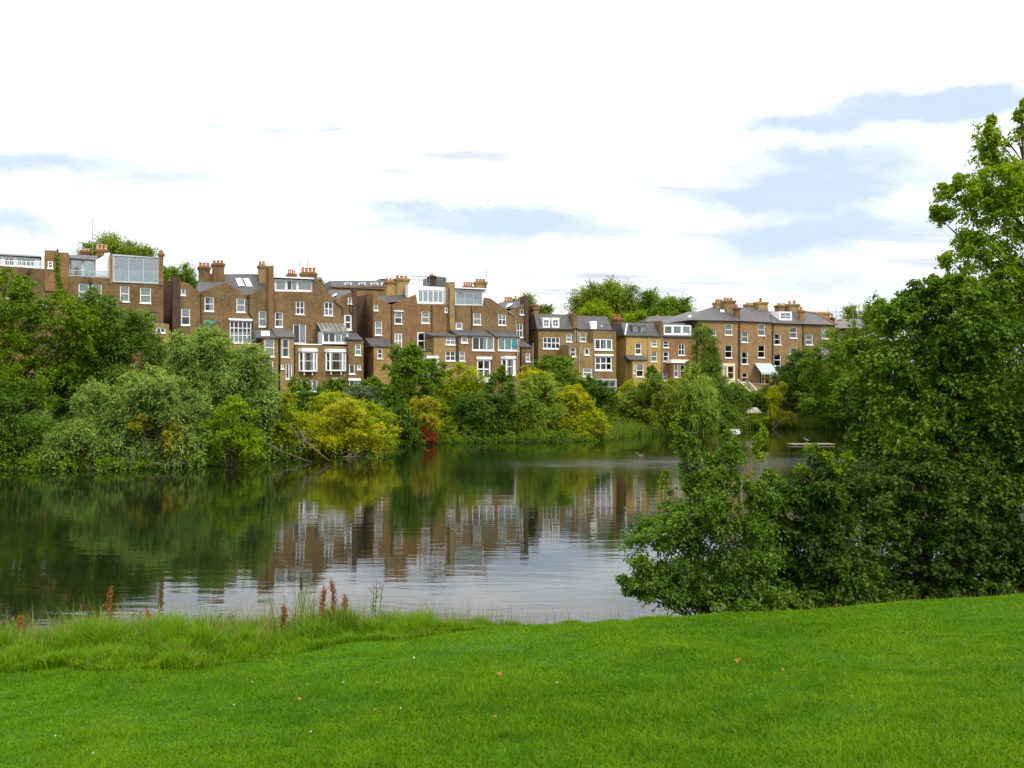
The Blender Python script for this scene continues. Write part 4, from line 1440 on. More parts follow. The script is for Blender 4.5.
def make_tree(name, label, group, d, ells, base_px, leaf, style='broad', size=.2, lai=3.2, trunk=.12, clump=.30, cat=None, seed=1, depth=1.0, stems=1, bark='bark', lift=.5,
              ground=None, limb_n=14, fold=False, extra=None, inner=.25, twig_up=.25, droop=.35):
    """ells: crown lobes (px, py, rx, ry[, depth shift]) in picture pixels at distance d, turned into metres here"""
    size *= .80 if fold else .54
    lai *= 1.3 if fold else 1.15
    g = np.random.default_rng(seed)
    rr = random.Random(seed)
    bx = (base_px - CX) / F * d
    bz = (hgt(bx, d) if ground is None else ground) - .05
    root = tag(empty(name, (bx, d, bz)), label, cat or name.split('_')[-1], group)
    shrink = .92 if fold and len(ells) > 6 and trunk > .02 else 1.0
    lobes = []
    for e in ells:
        dd = d + (e[4] if len(e) > 4 else 0)
        c = at(e[0], e[1], dd)
        rx, rz = e[2] / F * dd * shrink, e[3] / F * dd * shrink
        lobes.append((np.array([c.x - bx, c.y - d, c.z - bz]), np.array([rx, max(rx, .35 * rz) * depth, rz])))
    P, T, N = [], [], []
    anchors = []
    if style != 'round':                     # shoots and side boughs that break the outline
        for c, r in list(lobes):
            for _ in range(3 if fold else 5):
                v = unit(g.normal(size=3) + np.array([0, -.2, .45]))
                f = g.uniform(.18, .34) if fold else g.uniform(.22, .42)
                lobes.append((c + v * r * g.uniform(.8, 1.0), np.array([r[0] * f, r[1] * f, r[2] * f * g.uniform(.8, 1.5)])))
    for c, r in lobes:
        rm = (r[0] * r[2]) ** .5
        k = max(10, int(26 * (r[0] * r[1] * r[2]) ** .33 / max(rm, .01) / (clump / .3) ** 2))
        area = math.pi * r[0] * r[2]
        la = size * size * (.30 if style == 'willow' else .5)
        nl = int(area * lai * 2.0 / la)
        dirs = unit(g.normal(size=(k, 3)))
        rad = np.where(g.random(k) < inner, g.uniform(.15, .6, k), g.uniform(.6, 1.0, k))
        cc = c + dirs * rad[:, None] * r * (1 - clump * .35)
        cr = rm * clump * g.uniform(.65, 1.3, k)
        anchors += [(tuple(q), rq) for q, rq in zip(cc, cr)]
        w = cr ** 2
        per = 11
        nt = max(k, nl // per)
        ci = g.choice(k, nt, p=w / w.sum())
        out = unit(cc[ci] - c * .9 - np.array([0, 0, c[2] * .1]))
        flat = np.array([1, 1, 1.0 if style in ('willow', 'round') else .55])
        td = unit((out * .75 + g.normal(size=(nt, 3)) * .75 + np.array([0, 0, twig_up])) * flat)
        L0 = cr[ci] * g.uniform(.6, 1.9, nt) ** 1.15
        org = cc[ci] + unit(g.normal(size=(nt, 3))) * (cr[ci] * .8 * g.random(nt) ** .5)[:, None] * flat
        s = (np.arange(per) + .5) / per
        pos = org[:, None, :] + td[:, None, :] * (L0[:, None] * s[None])[..., None]
        pos[..., 2] -= droop * L0[:, None] * s[None] ** 2
        pos = pos + g.normal(size=pos.shape) * (size * .35)
        tan = td[:, None, :] - np.array([0, 0, 1.]) * (2 * droop * s[None, :, None]) + g.normal(size=pos.shape) * (.38 if style == 'willow' else .7)
        nrm = g.normal(size=pos.shape) * .6 + out[:, None, :] * .40 + np.array([0, 0, 1.0])
        P.append(pos.reshape(-1, 3))
        T.append(tan.reshape(-1, 3))
        N.append(nrm.reshape(-1, 3))
    P, T, N = np.concatenate(P), np.concatenate(T), np.concatenate(N)
    wx, wy = P[:, 0] + bx, P[:, 1] + d
    gz = height(wx, wy) - bz
    keep = P[:, 2] > gz + .05 if ground is None else np.ones(len(P), bool)
    P, T, N = P[keep], T[keep], N[keep]
    n = len(P)
    ln = size * g.uniform(.75, 1.3, n) * (1.25 if style == 'willow' else 1.0)
    wd = ln * (.34 if style == 'willow' else .62 if style in ('broad', 'round') else .42)
    leaf_mesh('crown', P, T, N, ln, wd, L[leaf], root, fold)
    if extra:
        for kind, frac in extra:
            pass
    # trunk and limbs: one mesh
    mb = MB()
    top = max(lobes[:len(ells)], key=lambda l: l[0][2] + l[1][2])
    lowz = min(l[0][2] - l[1][2] for l in lobes)
    rr.shuffle(anchors)
    for si in range(stems):
        ox = (rr.random() - .5) * trunk * 5 if stems > 1 else 0
        cx, cy, cz = top[0]
        hz = cz + top[1][2] * .45
        p0 = Vector((ox, rr.uniform(-.1, .1), -.15))
        p3 = Vector((cx + rr.uniform(-.15, .15) * top[1][0] * (3 if stems > 1 else 1), cy + rr.uniform(-.2, .2) * top[1][0], hz))
        spine = []
        for i in range(9):
            t = i / 8
            q = p0.lerp(p3, t)
            q.x += math.sin(t * 5 + si) * trunk * .8 * t
            q.y += math.cos(t * 4 + si * 2) * trunk * .8 * t
            spine.append(q)
        rad = [trunk * (1.25 if i == 0 else 1.0) * (1 - .85 * i / 8) for i in range(9)]
        mb.tube(spine, rad, 7)
        for (a, ar) in anchors[si * limb_n:(si + 1) * limb_n]:
            a = Vector(a)
            side = math.hypot(a.x - p3.x * a.z / max(hz, .1), a.y - p3.y * a.z / max(hz, .1))
            f = min(.9, max(.10, (a.z - side * 1.0) / max(hz, .1)))
            j = f * 8
            q = spine[int(j)].lerp(spine[min(8, int(j) + 1)], j % 1)
            mid = q.lerp(a, .5) + Vector((rr.uniform(-.06, .06), rr.uniform(-.06, .06), rr.uniform(0, .08))) * (a - q).length
            r0 = max(.008, min(rad[int(j)] * .45, .045 * (a - q).length))
            mb.tube([q, q.lerp(mid, .5) + Vector((0, 0, .02)), mid, a], [r0, r0 * .8, r0 * .6, r0 * .25], 5)
    mb.build('trunk', M[bark], root)
    return root


G_L, G_M, G_R, G_B = 'trees and shrubs along the left bank', 'shrubs along the far bank', 'trees on the right bank', 'trees behind the houses'
# left bank
make_tree('oak_tree', 'bright green oak with open boughs on the left edge of the far bank', G_L, 59, [(10, 315, 34, 30), (62, 318, 30, 28), (-20, 300, 40, 35), (24, 352, 32, 22), (82, 338, 22, 20), (40, 385, 50, 24), (-30, 370, 40, 40), (-75, 320, 44, 44), (-80, 395, 50, 50)], 8, 'oak', size=.26, lai=2.4, trunk=.24, clump=.25, seed=11, limb_n=18, inner=.15)
make_tree('dark_shrub', 'dark green shrub at the water edge below the bright green oak', G_L, 54, [(20, 432, 45, 38), (-25, 425, 40, 45), (62, 445, 28, 24)], 15, 'dark', size=.24, lai=2.6, trunk=.10, clump=.3, seed=12, stems=3, cat='shrub')
make_tree('willow_tree', 'grey green willow rising highest, just right of the bright green oak', G_L, 62, [(110, 332, 34, 38), (88, 372, 36, 36), (140, 372, 36, 40), (115, 405, 50, 34)], 112, 'willow_dark', 'willow', 0.25, 3.0, .28, .26, seed=13, stems=2)
make_tree('willow_tree', 'broad grey green willow below the gridded window', G_L, 60, [(205, 370, 34, 40), (242, 375, 34, 36), (185, 398, 34, 34), (262, 400, 22, 40), (225, 410, 40, 34)], 220, 'willow_grey', 'willow', 0.25, 3.2, .28, .26, seed=14, stems=3)
make_tree('willow_bush', 'low spreading silver green willow bush leaning over the water on the left bank', G_L, 54, [(120, 418, 42, 38), (160, 425, 40, 40), (100, 440, 34, 26), (185, 440, 24, 24), (150, 395, 34, 26)], 135, 'willow_grey', 'willow', 0.23, 3.4, .12, .28, seed=15, stems=4, cat='willow')
make_tree('willow_bush', 'small grey willow bush dipping into the pond beside the dark shrub', G_L, 52.2, [(58, 450, 22, 16), (75, 440, 22, 18)], 64, 'willow_grey', 'willow', 0.20, 3.0, .06, .3, seed=16, stems=3, cat='willow')
make_tree('yellow_shrub', 'small yellowing shrub at the water edge under the silver green willow bush', G_L, 52.6, [(172, 435, 9, 20), (84, 455, 9, 8), (140, 422, 12, 9), (70, 440, 6, 9)], 150, 'amber', size=.2, lai=1.6, trunk=.05, clump=.34, seed=17, stems=2, cat='shrub')
make_tree('lime_shrub', 'lime green shrub at the water edge right of the silver green willow bush', G_L, 55, [(232, 430, 26, 30), (205, 450, 18, 14), (247, 445, 16, 18)], 228, 'bright', size=.22, lai=2.6, trunk=.08, clump=.3, seed=18, stems=3, cat='shrub')
make_tree('yellow_shrub', 'tall yellow green shrub beside the fallen branches on the left bank', G_L, 61, [(285, 412, 16, 18), (280, 435, 22, 18), (300, 430, 18, 18)], 284, 'lime', size=.22, lai=2.2, trunk=.08, clump=.3, seed=19, stems=3, cat='shrub')
make_tree('yellow_shrub', 'widest bright yellow shrub, spreading over the water below the white bays', G_L, 62.5, [(335, 430, 28, 24), (360, 432, 26, 20), (382, 437, 17, 14), (320, 440, 18, 16), (345, 412, 20, 14)], 345, 'yellow', size=.22, lai=2.4, trunk=.09, clump=.3, seed=20, stems=4, cat='shrub')
make_tree('bright_shrub', 'lime green shrub growing up behind the widest yellow shrub', G_L, 68, [(340, 405, 26, 16), (365, 415, 24, 20), (318, 412, 14, 14)], 345, 'lime', size=.24, lai=2.4, trunk=.08, clump=.3, seed=21, stems=3, cat='shrub')
make_tree('dark_shrub', 'small dark shrub standing against the white french windows of the brick house', G_L, 88, [(298, 388, 12, 10), (330, 392, 14, 9), (337, 387, 10, 9)], 318, 'mid', size=.3, lai=2.6, trunk=.06, clump=.34, seed=22, stems=3, cat='shrub')
# middle of the far bank
make_tree('green_tree', 'bright mid green tree standing in front of the folding glass roof house', G_M, 82, [(403, 372, 22, 26), (422, 382, 22, 22), (412, 356, 13, 13), (436, 372, 10, 12), (388, 395, 22, 18), (410, 412, 32, 26), (372, 388, 16, 9)], 405, 'mid', size=.30, lai=2.8, trunk=.16, clump=.28, seed=31, limb_n=24)
make_tree('silver_shrub', 'pale silvery shrub behind the right end of the widest yellow shrub', G_M, 80, [(372, 410, 12, 20), (360, 398, 14, 12)], 368, 'grey', 'willow', 0.22, 2.6, .05, .3, seed=32, stems=3, cat='shrub')
make_tree('dark_shrub', 'dark green shrub at the water edge left of the red shrub', G_M, 74.5, [(398, 425, 22, 20), (385, 415, 18, 16), (410, 436, 14, 10)], 396, 'dark', size=.26, lai=2.6, trunk=.06, clump=.3, seed=33, stems=3, cat='shrub')
make_tree('amber_shrub', 'amber leaved shrub directly above the red shrub', G_M, 77, [(428, 412, 16, 12), (418, 405, 8, 8), (432, 422, 12, 10)], 426, 'amber', size=.24, lai=2.4, trunk=.05, clump=.32, seed=34, stems=2, cat='shrub')
make_tree('red_shrub', 'small dark red shrub at the edge of the water', G_M, 76.0, [(428, 438, 8, 8), (425, 432, 5, 5)], 427, 'red', size=.2, lai=2.8, trunk=.04, clump=.34, seed=35, stems=2, cat='shrub')
make_tree('lime_tree', 'lime green tree below the white balcony, between two darker trees', G_M, 86, [(462, 378, 18, 16), (452, 392, 20, 14), (470, 390, 14, 14), (446, 405, 12, 26)], 458, 'lime', size=.30, lai=2.6, trunk=.12, clump=.28, seed=36, stems=2, cat='tree')
make_tree('bright_shrub', 'fresh green shrub at the water edge right of the red shrub', G_M, 79.5, [(447, 432, 13, 14), (462, 436, 14, 10), (442, 415, 10, 16)], 450, 'bright', size=.24, lai=2.6, trunk=.05, clump=.3, seed=37, stems=3, cat='shrub')
make_tree('dark_tree', 'dark green rounded tree low over the water, left of the pale willow', G_M, 81, [(482, 410, 30, 20), (498, 400, 18, 18), (462, 418, 18, 16), (485, 428, 26, 14), (510, 415, 14, 22)], 484, 'dark', size=.28, lai=3.0, trunk=.12, clump=.3, seed=38, stems=3, cat='tree')
make_tree('pale_willow', 'pale grey green willow at the middle of the far bank', G_M, 82.5, [(535, 405, 24, 26), (525, 425, 22, 20), (550, 420, 22, 24), (545, 390, 14, 16)], 536, 'willow_pale', 'willow', 0.27, 3.0, .12, .28, seed=39, stems=4, cat='willow')
make_tree('yellow_shrub', 'yellow topped shrub behind the pale willow, below the slate lean-to roofs', G_M, 90, [(528, 374, 11, 9), (540, 378, 8, 8), (534, 388, 16, 12)], 532, 'yellow', size=.28, lai=2.4, trunk=.06, clump=.32, seed=40, stems=2, cat='shrub')
make_tree('garden_shrub', 'mid green shrub climbing against the ochre house with the picture window', G_M, 95, [(556, 372, 20, 12), (545, 362, 10, 7), (565, 362, 10, 6), (560, 386, 22, 14)], 556, 'mid', size=.32, lai=2.8, trunk=.07, clump=.3, seed=41, stems=3, cat='shrub')
make_tree('yellow_tree', 'rounded golden yellow tree at the water edge right of the pale willow', G_M, 83.5, [(570, 408, 21, 18), (580, 420, 18, 18), (560, 422, 16, 16), (575, 395, 12, 10)], 572, 'yellow', size=.26, lai=2.8, trunk=.09, clump=.28, seed=42, stems=3, cat='tree')
make_tree('lime_shrub', 'low lime shrub at the water edge below the golden yellow tree', G_M, 82.2, [(585, 432, 14, 9), (600, 425, 9, 13), (562, 436, 14, 6)], 586, 'lime', size=.24, lai=2.4, trunk=.04, clump=.32, seed=43, stems=3, cat='shrub')
make_tree('dark_shrub', 'dark green upright shrub just right of the golden yellow tree', G_M, 92, [(597, 398, 12, 18), (588, 388, 10, 10), (605, 408, 12, 18)], 597, 'dark', size=.28, lai=2.8, trunk=.06, clump=.3, seed=44, stems=2, cat='shrub')
make_tree('green_shrub', 'yellow green garden shrub in front of the grey glazed garden room', G_M, 96, [(618, 402, 14, 10), (622, 416, 18, 12)], 620, 'lime', size=.30, lai=2.4, trunk=.05, clump=.32, seed=45, stems=3, cat='shrub')
make_tree('green_tree', 'olive green rounded tree below the yellow brick house', G_M, 96, [(650, 396, 20, 20), (636, 408, 18, 16), (664, 406, 20, 18), (652, 418, 26, 16), (652, 378, 8, 10)], 650, 'plane', size=.32, lai=2.8, trunk=.13, clump=.3, seed=46, stems=2)
make_tree('pale_willow', 'pale yellow green willow drooping below the orange brick house', G_M, 96, [(695, 392, 18, 26), (690, 410, 22, 20), (702, 408, 16, 22), (690, 374, 8, 12)], 694, 'willow_pale', 'willow', 0.29, 2.6, .14, .28, seed=47, stems=2, cat='willow', droop=.9)
make_tree('willow_tree', 'tall slender dark willow in front of the hipped roof house', G_M, 106, [(704, 345, 11, 26), (708, 375, 14, 24), (716, 395, 16, 26), (728, 405, 20, 22), (712, 420, 22, 16)], 710, 'willow_dark', 'willow', 0.29, 2.2, .16, .3, seed=48, droop=.8)
make_tree('dark_shrub', 'dense dark shrub at the water edge below the tall slender willow', G_M, 103, [(722, 420, 20, 12), (734, 428, 12, 6), (706, 424, 16, 10)], 724, 'willow_dark', size=.3, lai=2.6, trunk=.05, clump=.32, seed=49, stems=3, cat='shrub')
make_tree('green_shrub', 'rounded green garden shrub below the flower terrace', G_M, 113, [(760, 394, 13, 8), (748, 400, 8, 8), (770, 402, 12, 9)], 760, 'mid', size=.32, lai=2.8, trunk=.05, clump=.34, seed=50, stems=3, cat='shrub')
make_tree('yellow_willow', 'slim yellow willow leaning over the water beside the small shed', G_M, 107, [(777, 392, 7, 9), (772, 402, 6, 12), (776, 416, 8, 8), (788, 418, 10, 6), (782, 388, 5, 6)], 774, 'yellow', 'willow', 0.24, 2.0, .07, .34, seed=51, cat='willow')
make_tree('bright_shrub', 'low bright shrub on the bank between the shed and the slim yellow willow', G_M, 107.5, [(757, 422, 14, 7), (768, 424, 10, 6)], 758, 'bright', size=.26, lai=2.6, trunk=.04, clump=.34, seed=52, stems=2, cat='shrub')
make_tree('brown_shrub', 'dull brownish shrub behind the slim yellow willow', G_M, 112, [(795, 406, 14, 12), (805, 398, 12, 12)], 798, 'brownish', size=.28, lai=2.2, trunk=.05, clump=.32, seed=53, stems=3, cat='shrub')
# right bank, beyond the water
make_tree('green_tree', 'dark green tree hiding the lower corner of the end house', G_R, 112, [(805, 372, 20, 18), (790, 385, 18, 18), (815, 392, 22, 18), (803, 360, 12, 10)], 803, 'dark', size=.34, lai=2.8, trunk=.16, clump=.3, seed=61, limb_n=20)
make_tree('green_tree', 'bright green tree leaning out over the reeds at the right end of the pond', G_R, 104, [(845, 365, 34, 44), (820, 402, 26, 16), (860, 395, 36, 28), (885, 350, 34, 50), (838, 418, 22, 8)], 862, 'mid', size=.36, lai=2.8, trunk=.26, clump=.26, seed=62, limb_n=30)
make_tree('green_tree', 'tall tree beyond the right end of the pond, behind the foreground trees', G_R, 108, [(950, 350, 50, 60), (1010, 360, 60, 60), (930, 400, 50, 40), (1000, 410, 60, 30)], 960, 'dark', size=.40, lai=2.4, trunk=.3, clump=.26, seed=63, limb_n=30)
# behind the houses
make_tree('plane_tree', 'broad dark tree crown behind the big glass box on the left', G_B, 130, [(120, 256, 30, 13), (112, 252, 29.1, 15.1), (138, 258, 22.4, 13.0), (95, 256, 17.9, 10.8)], 115, 'plane', 'round', size=0.40, lai=6.6, trunk=.35, clump=.40, seed=71)
make_tree('plane_tree', 'small tree crown in the gap right of the big glass box', G_B, 125, [(176, 276, 15.7, 11.9), (186, 284, 13.4, 10.8)], 176, 'mid', 'round', size=0.36, lai=6.6, trunk=.25, clump=.40, seed=72)
make_tree('plane_tree', 'largest olive green tree crown above the mansard roofs', G_B, 160, [(606, 306, 34, 21), (590, 300, 22.4, 17.3), (612, 296, 24.6, 16.2), (625, 310, 22.4, 17.3), (596, 318, 22.4, 17.3)], 606, 'plane', 'round', size=0.48, lai=5.6, trunk=.5, clump=.40, seed=73)
make_tree('plane_tree', 'rounder green tree crown above the orange brick mansard house', G_B, 160, [(664, 312, 28, 17), (655, 306, 20.2, 15.1), (672, 312, 20.2, 14.0), (640, 316, 15.7, 10.8), (684, 322, 13.4, 8.6)], 662, 'mid', 'round', size=0.48, lai=6.6, trunk=.5, clump=.40, seed=74)
make_tree('plane_tree', 'yellower small tree crown in front of the largest olive tree', G_B, 145, [(594, 310, 16.8, 9.7), (602, 320, 15.7, 8.6)], 596, 'bright', 'round', size=0.40, lai=6.1, trunk=.3, clump=.40, seed=75)
make_tree('plane_tree', 'low tree crown behind the chimneys between brown and ochre houses', G_B, 145, [(524, 304, 15.7, 9.7), (538, 312, 13.4, 10.8)], 528, 'plane', 'round', size=0.40, lai=6.6, trunk=.3, clump=.40, seed=76)
make_tree('plane_tree', 'small crown behind the white flat dormer', G_B, 135, [(312, 282, 11.2, 8.6), (318, 292, 10.1, 9.7)], 314, 'plane', 'round', size=0.32, lai=6.6, trunk=.2, clump=.3, seed=77)
make_tree('plane_tree', 'bright low crown behind the party wall with orange pots', G_B, 148, [(636, 322, 15.7, 8.6), (632, 332, 15.7, 10.8)], 634, 'bright', 'round', size=0.40, lai=6.6, trunk=.25, clump=.40, seed=78)
make_tree('plane_tree', 'pale crown behind the roof of the house beyond the terrace end', G_B, 150, [(862, 318, 22.4, 13.0), (885, 322, 22.4, 15.1)], 870, 'plane', 'round', size=0.40, lai=6.1, trunk=.3, clump=.40, seed=79)

# near bank, right
make_tree('leafy_bush', 'leafy green bush on the near bank with yellow shoots, standing against the open water', G_R, 14.6, [(700, 515, 46, 44), (668, 545, 42, 44), (740, 535, 46, 54), (690, 462, 13, 30), (731, 468, 15, 30), (650, 575, 30, 18), (690, 585, 54, 28), (745, 585, 54, 30), (712, 480, 24, 22), (764, 490, 20, 26), (640, 585, 20, 14), (700, 598, 62, 18, -.35), (662, 594, 34, 14, -.3), (760, 600, 50, 15, -.3)], 705, 'fore_bush', 'oval', .080, 2.60, .035, .25, seed=81, stems=5, cat='bush', fold=True, limb_n=8, inner=.3, twig_up=.45)
make_tree('leafy_bush', 'darker leafy bush between the yellow tipped bush and the dense tree', G_R, 15.2, [(805, 520, 46, 50), (780, 555, 48, 44), (830, 555, 50, 46), (820, 485, 30, 28), (800, 586, 60, 28), (850, 582, 46, 28), (820, 600, 60, 14, -.4), (775, 500, 26, 26)], 800, 'fore_dark', 'broad', .088, 3.31, .035, .25, seed=82, stems=5, cat='bush', fold=True, limb_n=8, inner=.3, twig_up=.4)
make_tree('dense_tree', 'lit mid green upper part of the dense near bank tree, crown meeting the ash', G_R, 17.6, [(920, 325, 40, 40), (885, 380, 44, 46), (965, 320, 54, 48), (935, 400, 66, 56), (1010, 380, 70, 70), (1080, 440, 60, 80), (900, 450, 54, 44), (990, 460, 70, 56), (925, 290, 16, 14), (880, 318, 16, 14), (858, 350, 16, 14), (905, 302, 14, 12), (952, 286, 16, 12)], 965, 'fore_lit', 'broad', .095, 3.2, .13, .22, seed=83, fold=True, limb_n=26, inner=.25)  # upper half of one tree, its lit tone painted in the leaves
make_tree('dense_tree', 'shaded dark lower part of the dense near bank tree, beside the lawn', G_R, 16.3, [(880, 500, 54, 44), (960, 510, 66, 46), (1030, 520, 60, 56), (870, 555, 54, 40), (945, 560, 64, 36), (1025, 565, 60, 36), (905, 586, 64, 24), (1000, 588, 74, 24), (900, 596, 60, 12, -.4), (980, 592, 60, 12, -.4), (845, 485, 22, 20), (920, 470, 40, 24)], 930, 'fore_dark', 'broad', .095, 3.0, .07, .24, seed=86, fold=True, limb_n=14, inner=.25, stems=3)  # lower half of the same tree, shade painted into its leaf colour
make_tree('ash_tree', 'tall feathery ash tree rising above the dense dark tree, cut by the right edge', G_R, 19, [(995, 165, 26, 40), (972, 205, 34, 34), (1010, 225, 46, 46), (966, 255, 28, 26), (1060, 190, 46, 80), (1030, 290, 56, 40), (990, 300, 34, 24), (1070, 300, 50, 60), (985, 138, 14, 22), (1024, 118, 9, 22), (950, 290, 26, 16), (945, 215, 14, 14), (1000, 195, 40, 40), (1018, 260, 50, 40)], 1040, 'ash', 'oval', .100, 1.75, .12, .22, seed=84, fold=True, limb_n=40, inner=.25)
shoots = [(676, 426, 4, 13), (680, 448, 5, 14), (692, 446, 4, 10), (728, 440, 5, 10), (731, 456, 5, 12), (762, 440, 5, 9), (757, 456, 5, 12), (708, 470, 4, 12), (664, 480, 4, 12), (698, 520, 4, 14), (690, 548, 4, 12)]
make_tree('young_shoots_shrub', 'thin yellow tipped shoots rising through the leafy green bush', G_R, 14.7, shoots, 715, 'fore_tips', 'oval', .065, 1.9, .012, .5, seed=85, stems=3, cat='shoots', fold=True, limb_n=12, inner=.4, twig_up=1.0)
make_tree('young_shoots_shrub', 'yellow tipped shoots arching over the darker leafy bush below the raft', G_R, 15.0, [(812, 450, 7, 5), (823, 459, 7, 7), (846, 458, 7, 6), (838, 468, 6, 8), (800, 472, 5, 8)], 822, 'fore_tips', 'oval', .065, 1.9, .010, .5, seed=87, stems=2, cat='shoots', fold=True, limb_n=5, inner=.4, twig_up=.8)
make_tree('garden_shrub', 'dark green shrub beside the white balcony', G_M, 97, [(500, 374, 8, 7), (494, 378, 7, 8), (505, 380, 7, 6)], 499, 'mid', size=.3, lai=2.8, trunk=.05, clump=.34, seed=91, stems=2, cat='shrub')
make_tree('garden_shrub', 'pale green garden shrub beside the yellow topped shrub', G_M, 92, [(560, 396, 16, 14), (548, 384, 10, 10)], 558, 'willow_pale', size=.3, lai=2.6, trunk=.05, clump=.32, seed=92, stems=2, cat='shrub')
make_tree('garden_shrub', 'deep green shrub in the shady gap between the two groups of brown houses', G_M, 92, [(372, 396, 12, 10), (386, 402, 12, 12), (360, 404, 12, 10)], 372, 'dark', size=.3, lai=2.8, trunk=.05, clump=.32, seed=93, stems=2, cat='shrub')
make_tree('garden_shrub', 'bright shrub at the foot of the garden steps', G_M, 115, [(735, 392, 9, 10), (743, 398, 8, 8), (728, 402, 10, 10)], 736, 'bright', size=.3, lai=2.6, trunk=.05, clump=.34, seed=94, stems=2, cat='shrub')
make_tree('garden_shrub', 'dark shrub between the flower terrace and the glazed lean-to', G_M, 114, [(787, 376, 8, 10), (793, 388, 9, 12)], 789, 'dark', size=.3, lai=2.6, trunk=.05, clump=.34, seed=95, stems=2, cat='shrub')
make_tree('garden_shrub', 'yellow green shrub at the foot of the yellow brick house', G_M, 104, [(632, 386, 10, 8), (668, 388, 9, 8), (655, 384, 8, 8)], 650, 'lime', size=.3, lai=2.4, trunk=.05, clump=.34, seed=96, stems=2, cat='shrub')
make_tree('garden_shrub', 'grey green shrub under the ochre house outrigger', G_M, 97, [(580, 388, 12, 12), (568, 398, 10, 10), (590, 400, 8, 10)], 580, 'willow_grey', size=.3, lai=2.6, trunk=.05, clump=.34, seed=97, stems=2, cat='shrub')


# ------------------------------------------------------------------ undergrowth, reeds and grass
def clump_mass(name, C, r, per, size, mat, seed, flat=.8):
    g = np.random.default_rng(seed)
    n = len(C)
    P = np.repeat(C, per, 0) + unit(g.normal(size=(n * per, 3))) * (np.repeat(r, per) * g.random(n * per) ** .4)[:, None] * np.array([1, 1, flat])
    T = g.normal(size=P.shape) + np.array([0, 0, .2])
    N = g.normal(size=P.shape) * .7 + np.array([0, -.2, .7])
    ln = size * g.uniform(.7, 1.3, len(P))
    return leaf_mesh(name, P, T, N, ln, ln * .55, mat, None)


def along_shore(i0, i1, n, lo, hi, g):
    """random points beside the pond edge, lo..hi metres inland"""
    pts = np.array(POND[i0:i1 + 1], float)
    seg = np.linalg.norm(np.diff(pts, axis=0), axis=1)
    k = g.choice(len(seg), n, p=seg / seg.sum())
    t = g.random(n)[:, None]
    p = pts[k] * (1 - t) + pts[k + 1] * t
    d = (pts[k + 1] - pts[k]) / seg[k][:, None]
    nrm = np.stack([d[:, 1], -d[:, 0]], 1)          # the polygon runs anticlockwise: outwards is to the right
    return p + nrm * g.uniform(lo, hi, n)[:, None]


def undergrowth():
    g = np.random.default_rng(5)
    for nm, i0, i1, n, mat, lo, hi, size, sd in (('undergrowth', 14, 34, 520, 'dark', -.35, 7, .2, 1), ('undergrowth', 14, 34, 420, 'mid', -.25, 9, .18, 2), ('undergrowth', 14, 33, 160, 'lime', 0, 8, .17, 3), ('undergrowth', 22, 30, 260, 'willow_grey', -.7, 5, .18, 4), ('undergrowth', 19, 29, 420, 'mid', -.8, .8, .16, 7)):
        p = along_shore(i0, i1, n, lo, hi, g)
        keep = (p[:, 0] > -45) & (p[:, 0] < 46)
        p = p[keep]
        r = g.uniform(.3, .75, len(p))
        z = np.maximum(height(p[:, 0], p[:, 1]), 0) + r * g.uniform(.25, .8, len(p))
        tag(clump_mass(nm, np.column_stack([p, z]), r, 60, size, L[mat], sd), kind='stuff')
    # the gardens behind: low planting up to the house walls
    n = 2000
    x = g.uniform(-40, 48, n)
    y = g.uniform(50, 121, n)
    sd, near = pond_dist(x, y)
    yw = ROW_D + x * math.tan(ROW_A) - 4.5
    k = (sd > 2) & ~near & (y < yw)
    x, y = x[k], y[k]
    r = g.uniform(.35, .9, len(x))
    z = height(x, y) + r * .4
    tag(clump_mass('undergrowth', np.column_stack([x, y, z]), r, 55, .22, L['mid'], 6), kind='stuff')


def blades(name, x, y, h, w, mat, g, lean=.5, z=None, curl=1.0, heading=None):
    n = len(x)
    z = height(x, y) if z is None else z
    th = g.random(n) * 2 * math.pi
    face = g.random(n) * 2 * math.pi if heading is None else heading
    side = np.stack([np.cos(face), np.sin(face), np.zeros(n)], 1) * (w / 2)[:, None]
    ld = np.stack([np.cos(th), np.sin(th), np.zeros(n)], 1) * (h * lean * g.random(n))[:, None]
    p0 = np.stack([x, y, z - .01], 1)
    up = np.array([0, 0, 1.])
    p1 = p0 + ld * .30 + up * (h * .55)[:, None]
    tip = p0 + ld * (1 + .3 * curl) + up * (h * (1 - .25 * curl * g.random(n)))[:, None]
    v = np.stack([p0 - side, p0 + side, p1 + side * .8, p1 - side * .8, tip], 1).reshape(-1, 3)
    i = np.arange(n)[:, None] * 5
    return tag(mesh_np(name, v, [i + np.array([[0, 1, 2, 3]]), i + np.array([[3, 2, 4]])], mat), kind='stuff')


TALL = ([-14, -9, -6, -3.6, -2.6, -1.5, -.2, 1.85, 4.6, 8, 14], [11.4, 11.1, 11.0, 10.9, 11.4, 12.3, 13.0, 13.45, 13.7, 14.2, 15])


